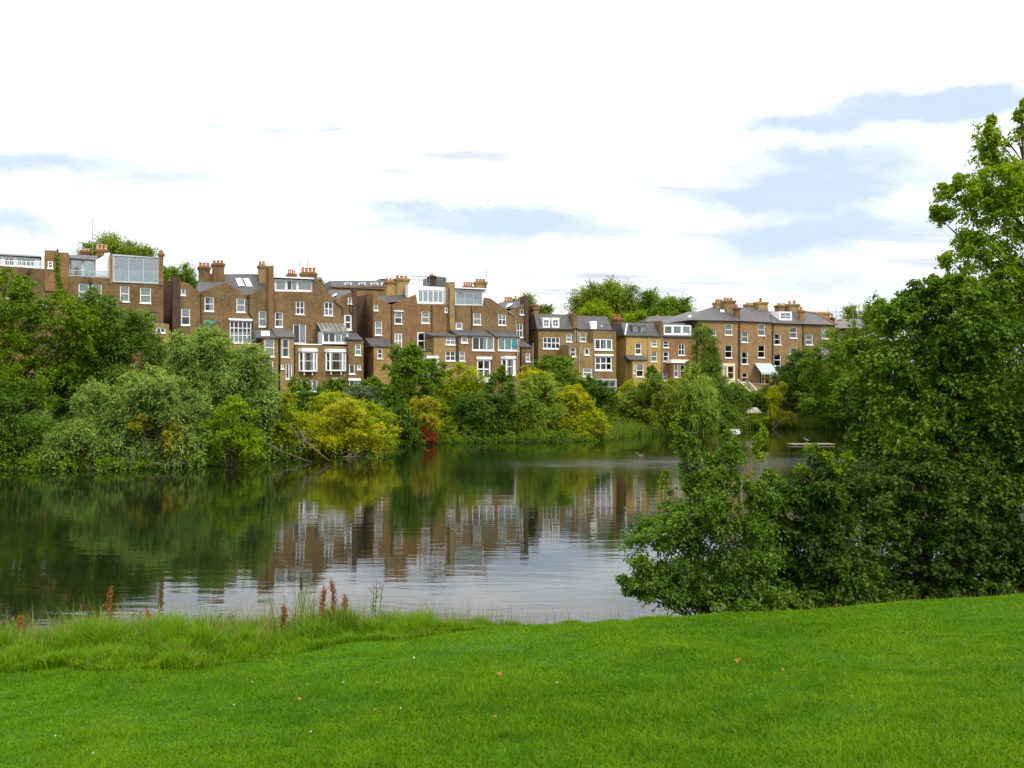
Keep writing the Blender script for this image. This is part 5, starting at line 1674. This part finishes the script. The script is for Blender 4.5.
def mat_grass(name, a, b, c, straw=(.30, .24, .09), dry=.035, patch=.9, trans=.4):
    m, t, out = new_mat(name)
    rnd_ = t.n('ShaderNodeNewGeometry').outputs['Random Per Island']
    co = objco(t)
    n1 = t.noise(t.mapping(co, (1, 1, .2)), .55, 4, .6)
    n2 = t.noise(t.mapping(co, (1, 1, .2), (5, 1, 0)), 3.2, 4, .6)
    f = t.m('ADD', t.m('MULTIPLY', rnd_, .5), t.m('ADD', t.m('MULTIPLY', t.m('SUBTRACT', n1, .5), 1.3 * patch), t.m('MULTIPLY', t.m('SUBTRACT', n2, .5), 1.0 * patch)))
    col = t.ramp(t.m('ADD', f, .25, clamp=True), [(0, a), (.5, b), (1, c)])
    col = t.mix(t.m('LESS_THAN', rnd_, dry), col, straw)
    p = t.n('ShaderNodeBsdfPrincipled')
    t.put(p.inputs['Base Color'], col)
    p.inputs['Roughness'].default_value = .5
    p.inputs['Specular IOR Level'].default_value = .08
    tl = t.n('ShaderNodeBsdfTranslucent')
    t.put(tl.inputs[0], t.mix(1.0, col, (1.2, 1.15, .6), 'MULTIPLY'))
    mx = t.n('ShaderNodeMixShader')
    mx.inputs[0].default_value = trans
    t.t.links.new(p.outputs[0], mx.inputs[1])
    t.t.links.new(tl.outputs[0], mx.inputs[2])
    t.t.links.new(mx.outputs[0], out.inputs[0])
    return m


GRASS = mat_grass('lawn_blades', (.044, .122, .002), (.088, .200, .003), (.160, .285, .006), patch=1.05, dry=.014, straw=(.20, .19, .05))
TALLG = mat_grass('tall_blades', (.048, .135, .003), (.098, .220, .004), (.190, .315, .009), dry=.05, patch=.9)
STRAW = mat_grass('grass_stalks', (.10, .13, .03), (.18, .19, .05), (.30, .25, .09), dry=.1, trans=.2)
REED = mat_grass('reed_blades', (.055, .11, .008), (.10, .18, .012), (.17, .25, .02), dry=.08)


def grass():
    g = np.random.default_rng(9)
    n = 860000
    u = g.random(n)
    y0, y1 = 3.0, 15.6
    y = (y0 ** -.45 + u * (y1 ** -.45 - y0 ** -.45)) ** (1 / -.45)
    x = g.uniform(-1, 1, n) * (.62 * y + 3.4)
    sd, _ = pond_dist(x, y)
    k = (sd > .5) & (y < np.interp(x, *TALL) + .9)
    x, y = x[k], y[k]
    pn = np.sin(x * 3.1 + 1.7 * np.sin(y * 2.3)) * np.sin(y * 3.7 + 1.3 * np.sin(x * 1.9))
    pn2 = np.sin(x * .8 + 2 + np.sin(y * .6)) * np.sin(y * .9 + 1)
    h = (.034 + .020 * g.random(len(x)) + .010 * pn + .008 * pn2) * (1 + .25 * (g.random(len(x)) > .97))
    # a few thicker tufts
    for tx, ty, tr, th in ((.12, 4.55, .30, .085), (-1.0, 4.6, .2, .04), (3.6, 5.0, .4, .03), (.6, 5.5, .3, .03), (-.9, 6.2, .25, .04)):
        q = np.exp(-((x - tx) ** 2 + ((y - ty) * 1.6) ** 2) / (tr * tr))
        h = h + th * q * g.random(len(x))
    for _ in range(46):
        ty = g.uniform(3.6, 12)
        tx, tr, th = g.uniform(-.55, .55) * ty, g.uniform(.08, .26), g.uniform(.015, .05)
        m_ = (np.abs(x - tx) < 1) & (np.abs(y - ty) < 1)
        q = np.exp(-((x[m_] - tx) ** 2 + ((y[m_] - ty) * 1.4) ** 2) / (tr * tr))
        h[m_] += th * q * g.random(m_.sum())
    blades('lawn_grass', x, y, h, .0042 + .00085 * y, GRASS, g, .8)
    # uncut grass along the water
    n = 190000
    x = g.uniform(-12.5, 11, n)
    yb = np.interp(x, *TALL) + .22 * np.sin(x * 2.1 + 1) + .12 * np.sin(x * 5.7) - .15
    y = yb + g.random(n) ** 1.1 * np.interp(x, [-12, -4, -2, 0, 10], [3.5, 3.4, 2.3, 1.5, 1.7])
    sd, _ = pond_dist(x, y)
    k = (sd > .15)
    x, y, yb = x[k], y[k], yb[k]
    # grass grows in tussocks of different heights
    tx, ty = g.uniform(-12.5, 11, 520), g.uniform(10.6, 15, 520)
    th = g.uniform(.35, 1.25, 520)
    near_t = np.zeros(len(x))
    for a_, b_, c_ in zip(tx, ty, th):
        m_ = (np.abs(x - a_) < .8) & (np.abs(y - b_) < .8)
        near_t[m_] = np.maximum(near_t[m_], c_ * np.exp(-((x[m_] - a_) ** 2 + (y[m_] - b_) ** 2) / .055))
    H = np.interp(x, [-12, -5, -3, -1.5, 0, 2, 10], [.50, .47, .44, .36, .20, .15, .16]) * (.22 + .80 * near_t + .28 * g.random(len(x))) * np.clip(.35 + (y - yb) * 1.0, .25, 1.0)
    blades('tall_grass', x, y, H, .009 + .011 * g.random(len(x)), TALLG, g, .62)
    n = 2400
    x = np.concatenate([g.uniform(-12, 11, n), g.uniform(-9, 0, 2400), g.normal(5, 2.5, 900)])
    yb = np.interp(x, *TALL)
    y = yb + np.interp(x, [-12, -4, 0, 10], [1.0, 1.0, .1, .0]) + g.random(len(x)) * np.interp(x, [-12, -4, 0, 10], [2.2, 2.2, 1.3, 1.0])
    sd, _ = pond_dist(x, y)
    k = sd > .2
    x, y = x[k], y[k]
    H = np.interp(x, [-12, -3, 0, 3, 10], [.74, .74, .46, .26, .30]) * g.uniform(.45, 1.15, len(x))
    blades('grass_stalks', x, y, H, .004 + .004 * g.random(len(x)), STRAW, g, .3)
    # reeds along the far side
    p = np.concatenate([along_shore(17, 19, 2600, -.5, 1.6, g), along_shore(13, 16, 3600, -.6, 1.8, g)])
    z = np.maximum(height(p[:, 0], p[:, 1]), -.1)
    H = g.uniform(.5, 1.35, len(p))
    blades('reeds', p[:, 0], p[:, 1], H, np.full(len(p), .045), REED, g, .8, z=z)


undergrowth()
grass()


# ------------------------------------------------------------------ small things
M['rust_seed'] = mat_plain('rust_seed', (.25, .085, .025), .85, .1, .45, 40)
M['cattail'] = mat_plain('cattail_brown', (.055, .028, .014), .9, .1, .3, 30)
M['pink'] = mat_plain('pink_petal', (.34, .14, .22), .7, .2, .3, 30)
M['red_petal'] = mat_plain('red_petal', (.55, .03, .03), .7, .2, .4, 8)
M['orange_leaf'] = mat_plain('fallen_leaf', (.34, .15, .04), .7, .2, .45, 14)
M['clover'] = mat_plain('clover_petal', (.40, .37, .26), .8, .2, .2, 60)
M['feather_white'] = mat_plain('white_feathers', (.72, .72, .70), .8, .2, .12, 6)
M['feather_grey'] = mat_plain('grey_feathers', (.16, .16, .17), .8, .2, .4, 8)
M['feather_brown'] = mat_plain('brown_feathers', (.13, .10, .075), .8, .2, .4, 10)
M['beak'] = mat_plain('beak', (.50, .28, .03), .6, .3, .2, 20)
M['shed_roof'] = mat_plain('pale_felt', (.40, .36, .29), .85, .15, .25, 3)
M['shed_wall'] = mat_plain('brown_boards', (.17, .085, .04), .8, .2, .3, 5)


def leaf_card(mb, p, d, ln, wd, up=.3):
    d = Vector(d).normalized()
    s = d.cross(Vector((0, 0, 1))).normalized() * wd / 2
    q = Vector(p)
    m1 = q + d * ln * .45 + Vector((0, 0, ln * up))
    e = q + d * ln + Vector((0, 0, ln * (up * 1.2 - .15)))
    mb.poly([q - s * .4, q + s * .4, m1 + s, m1 - s])
    mb.poly([m1 - s, m1 + s, e])


def dock(px, d, h, label, seed):
    g = random.Random(seed)
    x = (px - CX) / F * d
    z = hgt(x, d)
    root = tag(empty('dock_plant', (x, d, z)), label, 'dock plant', 'rusty dock plants in the uncut grass')
    st, sh, lf = MB(), MB(), MB()
    top = Vector((g.uniform(-.05, .05), g.uniform(-.05, .05), h))
    st.tube([(0, 0, -.03), top * .5 + Vector((.01, 0, 0)), top], [.010, .008, .004], 6)
    for i in range(16):
        t = .46 + .54 * i / 16
        b = top * t
        a = g.random() * 6.28
        e = b + Vector((math.cos(a), math.sin(a), 0)) * (.075 * (1.25 - t)) + Vector((0, 0, .10))
        st.tube([b, e], [.004, .003], 4)
        for k in range(26):
            q = b.lerp(e, k / 26) + Vector((g.gauss(0, .016), g.gauss(0, .016), g.gauss(0, .014)))
            s = g.uniform(.008, .014)
            n = Vector((g.gauss(0, 1), g.gauss(0, 1), g.gauss(0, 1))).normalized()
            o = n.orthogonal().normalized()
            c = n.cross(o)
            sh.poly([q - o * s, q - c * s * .8, q + o * s, q + c * s * .8])
    for i in range(9):
        a = g.random() * 6.28
        leaf_card(lf, top * g.uniform(.02, .4), (math.cos(a), math.sin(a), 0), g.uniform(.14, .26), .05, .45)
    sh.tube([top * .45, top * .75, top * 1.01], [.012, .010, .003], 6)
    st.build('stem', M['rust_seed'], root)
    sh.build('seed_head', M['rust_seed'], root)
    lf.build('foliage', L['mid'], root)


dock(111, 13.0, .78, 'tall rusty dock spike alone at the left, in the uncut grass', 1)
dock(320, 12.7, .62, 'shorter dark red dock spike beside the reedmace clump', 2)
dock(334, 12.8, .72, 'orange rusty dock spike just right of the shorter dark red one', 3)
dock(286, 13.0, .42, 'small faded dock spike at the foot of the reedmace clump', 4)


def reedmace(px, d, h, n, label, seed, heads):
    g = random.Random(seed)
    x = (px - CX) / F * d
    z = hgt(x, d)
    root = tag(empty('reedmace_clump', (x, d, z)), label, 'reedmace', 'reedmace clumps on the near bank')
    lf = MB()
    for i in range(n):
        bx, by = g.gauss(0, .14), g.gauss(0, .12)
        a = g.random() * 6.28
        hh = h * g.uniform(.6, 1.08)
        le = hh * g.uniform(.05, .5)
        w = g.uniform(.010, .018)
        pts = [Vector((bx + math.cos(a) * le * t * t, by + math.sin(a) * le * t * t, hh * (t - .12 * t * t * (le / hh) * 2))) for t in (0, .25, .5, .75, 1)]
        s = Vector((math.sin(a + .9), -math.cos(a + .9), 0)) * w / 2
        for j in range(4):
            k0, k1 = 1 - .7 * (j / 4) ** 2, 1 - .7 * ((j + 1) / 4) ** 2
            lf.poly([pts[j] - s * k0, pts[j] + s * k0, pts[j + 1] + s * k1, pts[j + 1] - s * k1])
    lf.build('foliage', REED, root)
    for hx, hy, hh in heads:
        st = MB()
        st.tube([(hx, hy, -.03), (hx + .01, hy, hh * .5), (hx, hy, hh)], [.006, .005, .004], 6)
        ob = st.build('stalk', REED, root)
        s2 = MB()
        s2.lathe((hx, hy, hh - .25), [(.005, 0), (.015, .012), (.016, .09), (.015, .165), (.005, .18), (.003, .25)], 8)
        s2.build('seed_head', M['cattail'], ob)


reedmace(300, 13.7, .95, 46, 'taller leafy reedmace clump with one dark brown head, beside the dock spikes', 1, [(.03, -.05, 1.02)])
reedmace(82, 13.8, .80, 16, 'thin reedmace clump with a dark brown head at the left of the near bank', 2, [(.02, 0, .86)])


def thistle(px, d, h, label, seed, flowers=7):
    g = random.Random(seed)
    x = (px - CX) / F * d
    z = hgt(x, d)
    root = tag(empty('thistle_plant', (x, d, z)), label, 'wild flower', 'pink wild flowers in the uncut grass')
    st, lf, fl = MB(), MB(), MB()
    for s in range(3):
        ox, oy = g.gauss(0, .06), g.gauss(0, .06)
        hh = h * g.uniform(.75, 1.05)
        top = Vector((ox * 1.8, oy * 1.8, hh))
        st.tube([(ox, oy, -.03), Vector((ox, oy, 0)).lerp(top, .55), top], [.007, .006, .003], 5)
        for i in range(16):
            t = g.uniform(.15, .9)
            a = g.random() * 6.28
            leaf_card(lf, Vector((ox, oy, 0)).lerp(top, t), (math.cos(a), math.sin(a), 0), g.uniform(.08, .15) * (1.2 - .6 * t), .03, .35)
        for i in range(max(1, flowers // 3)):
            a = g.random() * 6.28
            q = top + Vector((math.cos(a) * .05, math.sin(a) * .05, g.uniform(-.06, .03)))
            st.tube([top - Vector((0, 0, .08)), q], .003, 4)
            fl.lathe(q, [(.002, -.01), (.008, -.004), (.007, .006), (.012, .016), (.004, .018)], 7)
    st.build('stem', L['mid'], root)
    lf.build('foliage', L['mid'], root)
    fl.build('flower', M['pink'], root)


thistle(371, 13.2, .72, 'tall pink flowered thistle right of the rusty dock spikes', 1, 9)
thistle(141, 13.3, .50, 'pink flowered thistle between the tall dock spike and the water', 2, 9)
thistle(4, 13.3, .56, 'pink flowered thistle at the left edge of the near bank', 3, 9)
dock(18, 13.0, .50, 'rusty dock spike nearest the left edge of the near bank', 6)
dock(150, 13.4, .48, 'rusty dock spike behind the thistle, left of the reedmace clump', 7)
dock(346, 13.0, .50, 'small rusty dock spike between the orange dock spike and the tall thistle', 8)
thistle(228, 13.4, .5, 'small thistle in the uncut grass left of the reedmace clump', 4, 3)


def fallen_leaf(px, py, label, s, seed, mat='orange_leaf'):
    g = random.Random(seed)
    lo, hi = 3.0, 15.0                      # walk out along the sight line until it meets the lawn
    for _ in range(40):
        mid = (lo + hi) / 2
        p = at(px, py, mid)
        if p.z > hgt(p.x, p.y):
            lo = mid
        else:
            hi = mid
    p = at(px, py, lo)
    mb = MB()
    c = Vector((0, 0, 0))
    a0 = g.random() * 6.28
    lobes = [(0, .55), (.35, .3), (.7, .5), (1.1, .25), (1.45, .48), (2.1, .2), (3.14, .3), (4.1, .2), (4.8, .48), (5.2, .25), (5.6, .5), (5.95, .3)]
    ring = [Vector((math.cos(a0 + a) * r * s, math.sin(a0 + a) * r * s * .8, s * (.16 * math.sin(a * 2 + seed) + .12 * r))) for a, r in lobes]
    for u, v in zip(ring, ring[1:] + ring[:1]):
        mb.poly([c, u, v])
    ob = mb.build('fallen_leaf', M[mat], None)
    ob.location = (p.x, p.y, hgt(p.x, p.y) + .045)
    ob.rotation_euler = (g.uniform(-.3, .5), g.uniform(-.4, .4), 0)
    tag(ob, label, 'fallen leaf', 'fallen leaves on the lawn')


fallen_leaf(499, 679, 'bright orange curled leaf lying in the middle of the lawn', .075, 1)
fallen_leaf(737, 665, 'wide orange leaf on the lawn right of centre', .085, 2)
fallen_leaf(782, 675, 'smaller orange leaf below the wide orange one', .05, 3)
fallen_leaf(374, 715, 'brownish leaf low on the lawn left of centre', .05, 4)
fallen_leaf(496, 722, 'small brown leaf below the bright orange curled leaf', .04, 5)
fallen_leaf(300, 703, 'orange brown leaf on the lawn below the reedmace clump', .055, 6)
fallen_leaf(415, 662, 'pale leaf on the lawn just beyond the uncut grass', .05, 7, 'clover')

# clover flower heads scattered over the lawn
cl = MB()
cl.lathe((0, 0, 0), [(.003, 0), (.007, .004), (.008, .009), (.005, .014), (.001, .016)], 8)
proto = cl.build('clover_flower', M['clover'])
spots = [(-3.5, 7.2), (-2.9, 6.5), (-2.4, 8.1), (-1.9, 5.4), (-1.6, 8.9), (-.9, 7.6), (-2.6, 9.4), (-1.5, 7.0), (.4, 8.3)]
for i, (x, y) in enumerate(spots):
    o = proto if i == 0 else proto.copy()
    if i:
        COL.objects.link(o)
    o.location = (x, y, hgt(x, y) + .042)
    tag(o, 'tiny whitish clover head showing among the short lawn grass', 'clover flower', 'clover heads on the lawn')


# --- birds: one continuous lofted body, beak and legs as parts
def bird(name, label, loc, rz, mat, size=1.0, swim=True, cat='bird', group=None, neck=.5):
    root = tag(empty(name, loc, rz), label, cat, group)
    k = size
    if swim:
        path = [(-.30, .10), (-.24, .09), (-.14, .07), (0, .065), (.12, .09), (.17, .14), (.18, .14 + .10 * neck), (.19, .17 + .18 * neck), (.23, .19 + .18 * neck), (.27, .185 + .18 * neck)]
        rad = [.008, .035, .085, .105, .085, .055, .036, .040, .038, .014]
    else:
        path = [(-.26, .22), (-.18, .235), (-.08, .255), (.03, .275), (.11, .31), (.14, .35), (.155, .39), (.17, .42), (.205, .43), (.24, .425)]
        rad = [.010, .030, .065, .078, .062, .042, .034, .038, .032, .012]
    mb = MB()
    mb.tube([(x * k, 0, z * k) for x, z in path], [r * k for r in rad], 12)
    mb.build('body', M[mat], root, smooth=True)
    hx, hz = path[-1]
    b = MB()
    b.tube([(hx * k, 0, hz * k), ((hx + .035) * k, 0, (hz - .004) * k), ((hx + .065) * k, 0, (hz - .012) * k)], [.013 * k, .010 * k, .004 * k], 6)
    b.build('beak', M['beak'], root)
    if not swim:
        for s in (-1, 1):
            lg = MB()
            lg.tube([(-.0 * k, s * .03 * k, .22 * k), (.01 * k, s * .03 * k, .10 * k), (0, s * .03 * k, 0), (.05 * k, s * .03 * k, .005)], [.012 * k, .008 * k, .008 * k, .006 * k], 5)
            lg.build('leg', M['beak'], root)
    return root


pd = at(640, 456, 62.5)
bird('duck', 'brown duck swimming alone in the ruffled middle of the pond', (pd.x, pd.y, -.03), R(200), 'feather_brown', .95, cat='duck')
pr = at(811, 445, 75)
raft = MB()
for i in range(5):
    raft.box(-1.75, 1.75, -.55 + i * .22, -.55 + i * .22 + .2, .05, .13)
raft.box(-1.5, -1.35, -.5, .5, -.12, .047)
raft.box(1.35, 1.5, -.5, .5, -.12, .047)
ro = tag(raft.build('floating_raft', mat_plain('grey_planks', (.20, .17, .12), .85, .2, .25, 3)), 'low weathered plank raft floating on the far right of the pond', 'raft')
ro.location = (pr.x, 75, 0)
ro.rotation_euler = (0, 0, R(4))
bird('gull', 'grey and white bird standing on the weathered plank raft', (pr.x - .35, 75, .13), R(200), 'feather_grey', 1.05, False)
for i, (px, py, lab, rz) in enumerate([(731, 433, 'white bird resting on the water at the left end of the far group', 20), (738, 431.5, 'white bird at the middle of the far group, by the bank', 160), (766, 432, 'white bird floating apart, below the slim yellow willow', 200)]):
    d = 4.3 * F / (py - HY)
    q = at(px, py, d)
    bird('gull', lab, (q.x, q.y, -.03), R(rz), 'feather_white', .95, group='white birds on the far water', neck=.3)
jd = 99.5
jp = at(735, 430, jd)
pl = MB()
pl.box(-.55, .55, -.2, .2, .06, .26)
pl.box(-.5, -.38, -.15, .15, -.2, .058)
pl.box(.38, .5, -.15, .15, -.2, .058)
po = tag(pl.build('floating_box', M['grey_frame']), 'small white floating box among the far white birds', 'float')
po.location = (jp.x - .1, jd, 0)


# --- drift wood and fallen branches at the left bank
def branches(name, label, d, lines, mat, cat, group=None, forks=3, seed=1):
    g = random.Random(seed)
    p0 = at(*lines[0][0], d)
    root_loc = Vector((p0.x, d, max(0, hgt(p0.x, d))))
    mb = MB()
    for ln in lines:
        r = ln[-1] * .6
        pts = [at(px, py, d + dd) - root_loc for px, py, dd in [(q[0], q[1], (q[2] if len(q) > 2 else 0)) for q in ln[:-1]]]
        n = len(pts)
        mb.tube(pts, [r * (1 - .75 * i / max(1, n - 1)) for i in range(n)], 6)
        for k in range(forks):
            i = g.randrange(n - 1)
            q = pts[i].lerp(pts[i + 1], g.random())
            e = q + Vector((g.uniform(-.7, .7), g.uniform(-.6, .3), g.uniform(-.2, .7)))
            mb.tube([q, q.lerp(e, .5) + Vector((0, 0, .06)), e], [r * .4, r * .28, r * .1], 5)
    o = mb.build(name, M[mat])
    o.location = root_loc
    return tag(o, label, cat, group)


FB = 'fallen branches at the water edge'
branches('fallen_branch', 'bare forked branch fallen into the water between the two yellow shrubs', 58.5, [((300, 430), (306, 442, -.5), (318, 452, -1.2), (330, 461, -1.8), .11), ((268, 444), (283, 452, -.6), (300, 458, -1.2), (312, 462, -1.6), .10), ((290, 425), (298, 436), (305, 441), .09), ((316, 436), (306, 444), (300, 452, -1), .07)], 'bark_pale', 'branch', FB, 5, 2)
branches('fallen_branch', 'tangle of bare twigs under the silver green willow bush', 51.6, [((88, 466), (100, 470, -.3), (118, 466, -.6), .05), ((105, 468), (125, 460, -.4), (135, 466, -.8), .04), ((150, 462), (172, 466, -.2), (185, 462, -.4), .05)], 'bark_pale', 'branch', FB, 6, 3)
branches('driftwood', 'grey driftwood stump lying in the water right of the forked branch', 61.2, [((346, 457), (352, 454), (358, 451), .14), ((343, 457), (353, 457), (362, 456), .11)], 'bark_pale', 'driftwood', FB, 3, 4)
branches('fallen_branch', 'thin pale branch dipping into the water below the dark green rounded tree', 78, [((465, 436), (478, 438, -.3), (488, 443, -.8), .09)], 'bark_pale', 'branch', FB, 3, 5)
branches('leaning_trunk', 'dark leaning trunk beside the slim yellow willow on the far right bank', 105.5, [((772, 430), (780, 422), (792, 418), (803, 414), .16), ((774, 430), (775, 418), (772, 405), .12)], 'bark', 'trunk', None, 4, 6)


# --- garden shed, hedge, terrace, steps, flowers
def shed():
    p = at(747, 416, 109.8)
    z = hgt(p.x, 109.8)
    root = tag(empty('garden_shed', (p.x, 109.8, z - .1), R(18)), 'small brown garden shed with a pale sloping roof near the far right bank', 'shed')
    top = at(747, 408, 109.8).z - z + .1
    w = MB()
    w.mesh([(-1.2, -.9, 0), (1.2, -.9, 0), (1.2, .9, 0), (-1.2, .9, 0), (-1.2, -.9, top - .55), (1.2, -.9, top - .55), (1.2, .9, top - .55), (-1.2, .9, top - .55), (-1.2, 0, top - .03), (1.2, 0, top - .03)],
           [(0, 1, 5, 4), (1, 2, 6, 9, 5), (2, 3, 7, 6), (3, 0, 4, 8, 7), (4, 5, 9, 8), (6, 7, 8, 9)])
    w.build('wall', M['shed_wall'], root)
    r = MB()
    for s in (-1, 1):
        r.hexa([(-1.35, s * 1.05, top - .62), (1.35, s * 1.05, top - .62), (1.35, 0, top), (-1.35, 0, top), (-1.35, s * 1.05, top - .56), (1.35, s * 1.05, top - .56), (1.35, 0, top + .06), (-1.35, 0, top + .06)])
    r.build('roof', M['shed_roof'], root)
    dr = MB()
    dr.box(-.35, .35, -.94, -.903, .05, min(1.7, top - .7))
    dr.build('door', M['timber'], root)


shed()


def hedge():
    d = 86
    a, b = at(288, 411, d), at(343, 393, d)
    z0 = hgt((a.x + b.x) / 2, d)
    root = tag(empty('clipped_hedge', ((a.x + b.x) / 2, d, z0), R(12)), 'dark clipped hedge below the white french windows', 'hedge')
    w, h = (b.x - a.x) / 2, b.z - z0
    g = np.random.default_rng(4)
    n = 9000
    P = np.stack([g.uniform(-w, w, n), g.uniform(-.7, .7, n), g.uniform(.05, h, n)], 1)
    f = g.integers(0, 3, n)
    P[f == 0, 1] = -.7 + np.abs(g.normal(0, .07, (f == 0).sum()))
    P[f == 1, 2] = h - np.abs(g.normal(0, .07, (f == 1).sum()))
    P += g.normal(0, .04, P.shape)
    N = g.normal(size=P.shape) + np.array([0, -.6, .7])
    ln = g.uniform(.10, .2, n)
    leaf_mesh('foliage', P, g.normal(size=P.shape), N, ln, ln * .6, L['dark'], root)
    st = MB()
    for i in range(9):
        x = -w + .3 + (2 * w - .6) * i / 8
        st.tube([(x, 0, -.2), (x + .05, .03, h * .5), (x - .04, -.02, h * .85)], [.05, .04, .02], 5)
    st.build('stems', M['bark'], root)


hedge()


def terrace():
    h = House('garden_terrace', 'low brick terrace wall under the pale canvas awning', Z6, 326, cat='terrace')
    h.wall('wall', [(326, 572), (524, 574)], 4.2, 4.17, 'brick_tan', topmat='stone')
    h.box('coping', 322, 528, 568, 573, 4.3, .35, 'stone')
    h.rail(330, 434, 540, 568, 4.1, 8, 'timber', name='railing')
    h.finish()
    for i, (X, mat, lab) in enumerate([(372, 'pink', 'pink flowers in a pot at the left end of the brick terrace'), (400, 'red_petal', 'red flowers in a small pot near the middle of the brick terrace'), (462, 'red_petal', 'large red geranium pot below the awning'), (494, 'red_petal', 'red flowers in a pot at the right end of the brick terrace')]):
        p = h.world(X, 569, 3.75)
        flower_pot(p, mat, lab, .36 if i != 2 else .5, i, 'flower pots on the terrace')
    s = House('garden_steps', 'pale stone garden steps with a sloping side wall beside the brick terrace', Z6, 316, cat='steps')
    mb = MB()
    a = s.L(316, 540, 3.2)
    w = s.L(352, 540, 3.2)[0] - a[0]
    for i in range(10):
        z1 = a[2] - .9 - i * .20
        mb.box(a[0], a[0] + w, -3.5 - (i + 1) * .3, -3.5 - i * .3 - .004, -3, z1)
    mb.build('step_flight', M['stone'], s.root)
    for x in (a[0] - .25, a[0] + w + .004):
        c = MB()
        c.mesh([(x, -3.5, -3), (x + .24, -3.5, -3), (x + .24, -6.6, -3), (x, -6.6, -3), (x, -3.5, a[2] - .1), (x + .24, -3.5, a[2] - .1), (x + .24, -6.6, a[2] - 2.0), (x, -6.6, a[2] - 2.0)],
               [(0, 3, 2, 1), (4, 5, 6, 7), (0, 1, 5, 4), (1, 2, 6, 5), (2, 3, 7, 6), (3, 0, 4, 7)][::1])
        c.build('side_wall', M['stone'], s.root)


def flower_pot(p, mat, label, r, seed, group=None):
    g = random.Random(seed)
    root = tag(empty('flower_pot', p), label, 'flower pot', group)
    pt = MB()
    pt.lathe((0, 0, 0), [(r * .32, 0), (r * .45, r * .75), (r * .5, r * .75), (r * .5, r * .9), (r * .4, r * .9), (r * .36, r * .6)], 12)
    pt.build('pot', M['pot'], root)
    lf, fl = MB(), MB()
    for i in range(90):
        v = Vector((g.gauss(0, 1), g.gauss(0, 1), g.gauss(.3, .8))).normalized() * r * g.uniform(.5, 1.0)
        q = Vector((v.x, v.y, r * 1.45 + v.z * .8))
        leaf_card(lf if i % 2 else fl, q, (g.gauss(0, 1), g.gauss(0, 1), 0.01), r * .35, r * .25, .3)
    lf.build('foliage', L['mid'], root)
    fl.build('flower', M[mat], root)


terrace()
tmp = House('tmp', None, Z1, 389)
flower_pot(tmp.world(432, 378, -.9), 'red_petal', 'red flower pot on the roof terrace beside the glass box', .42, 9)
ivy_p = [tmp.world(X, Y, .24) for X, Y in ((322, 250), (328, 300), (324, 350), (334, 400), (340, 440), (342, 480), (330, 470))]
bpy.data.objects.remove(tmp.root)


def ivy():
    g = np.random.default_rng(8)
    root = tag(empty('climbing_ivy', ivy_p[-2]), 'green ivy climbing the brick pier between the roof terraces', 'ivy')
    o = np.array(ivy_p[-2])
    P = []
    for a, b, w in zip(ivy_p, ivy_p[1:], (.10, .14, .18, .26, .3, .3)):
        n = int(170 * w / .3)
        t = g.random(n)[:, None]
        q = np.array(a)[None] * (1 - t) + np.array(b)[None] * t
        q = q + g.normal(size=(n, 3)) * np.array([w * .8, .05, w * .5])
        P.append(q - o)
    P = np.concatenate(P)
    N = g.normal(size=P.shape) * .4 + np.array([.35, -.9, .3])
    ln = g.uniform(.10, .22, len(P))
    leaf_mesh('foliage', P, g.normal(size=P.shape), N, ln, ln * .8, L['mid'], root)
    mb = MB()
    mb.tube([Vector(q) - Vector(ivy_p[-2]) for q in ivy_p[:6]], [.01, .02, .025, .03, .035, .04], 5)
    mb.build('stem', M['bark'], root)


ivy()
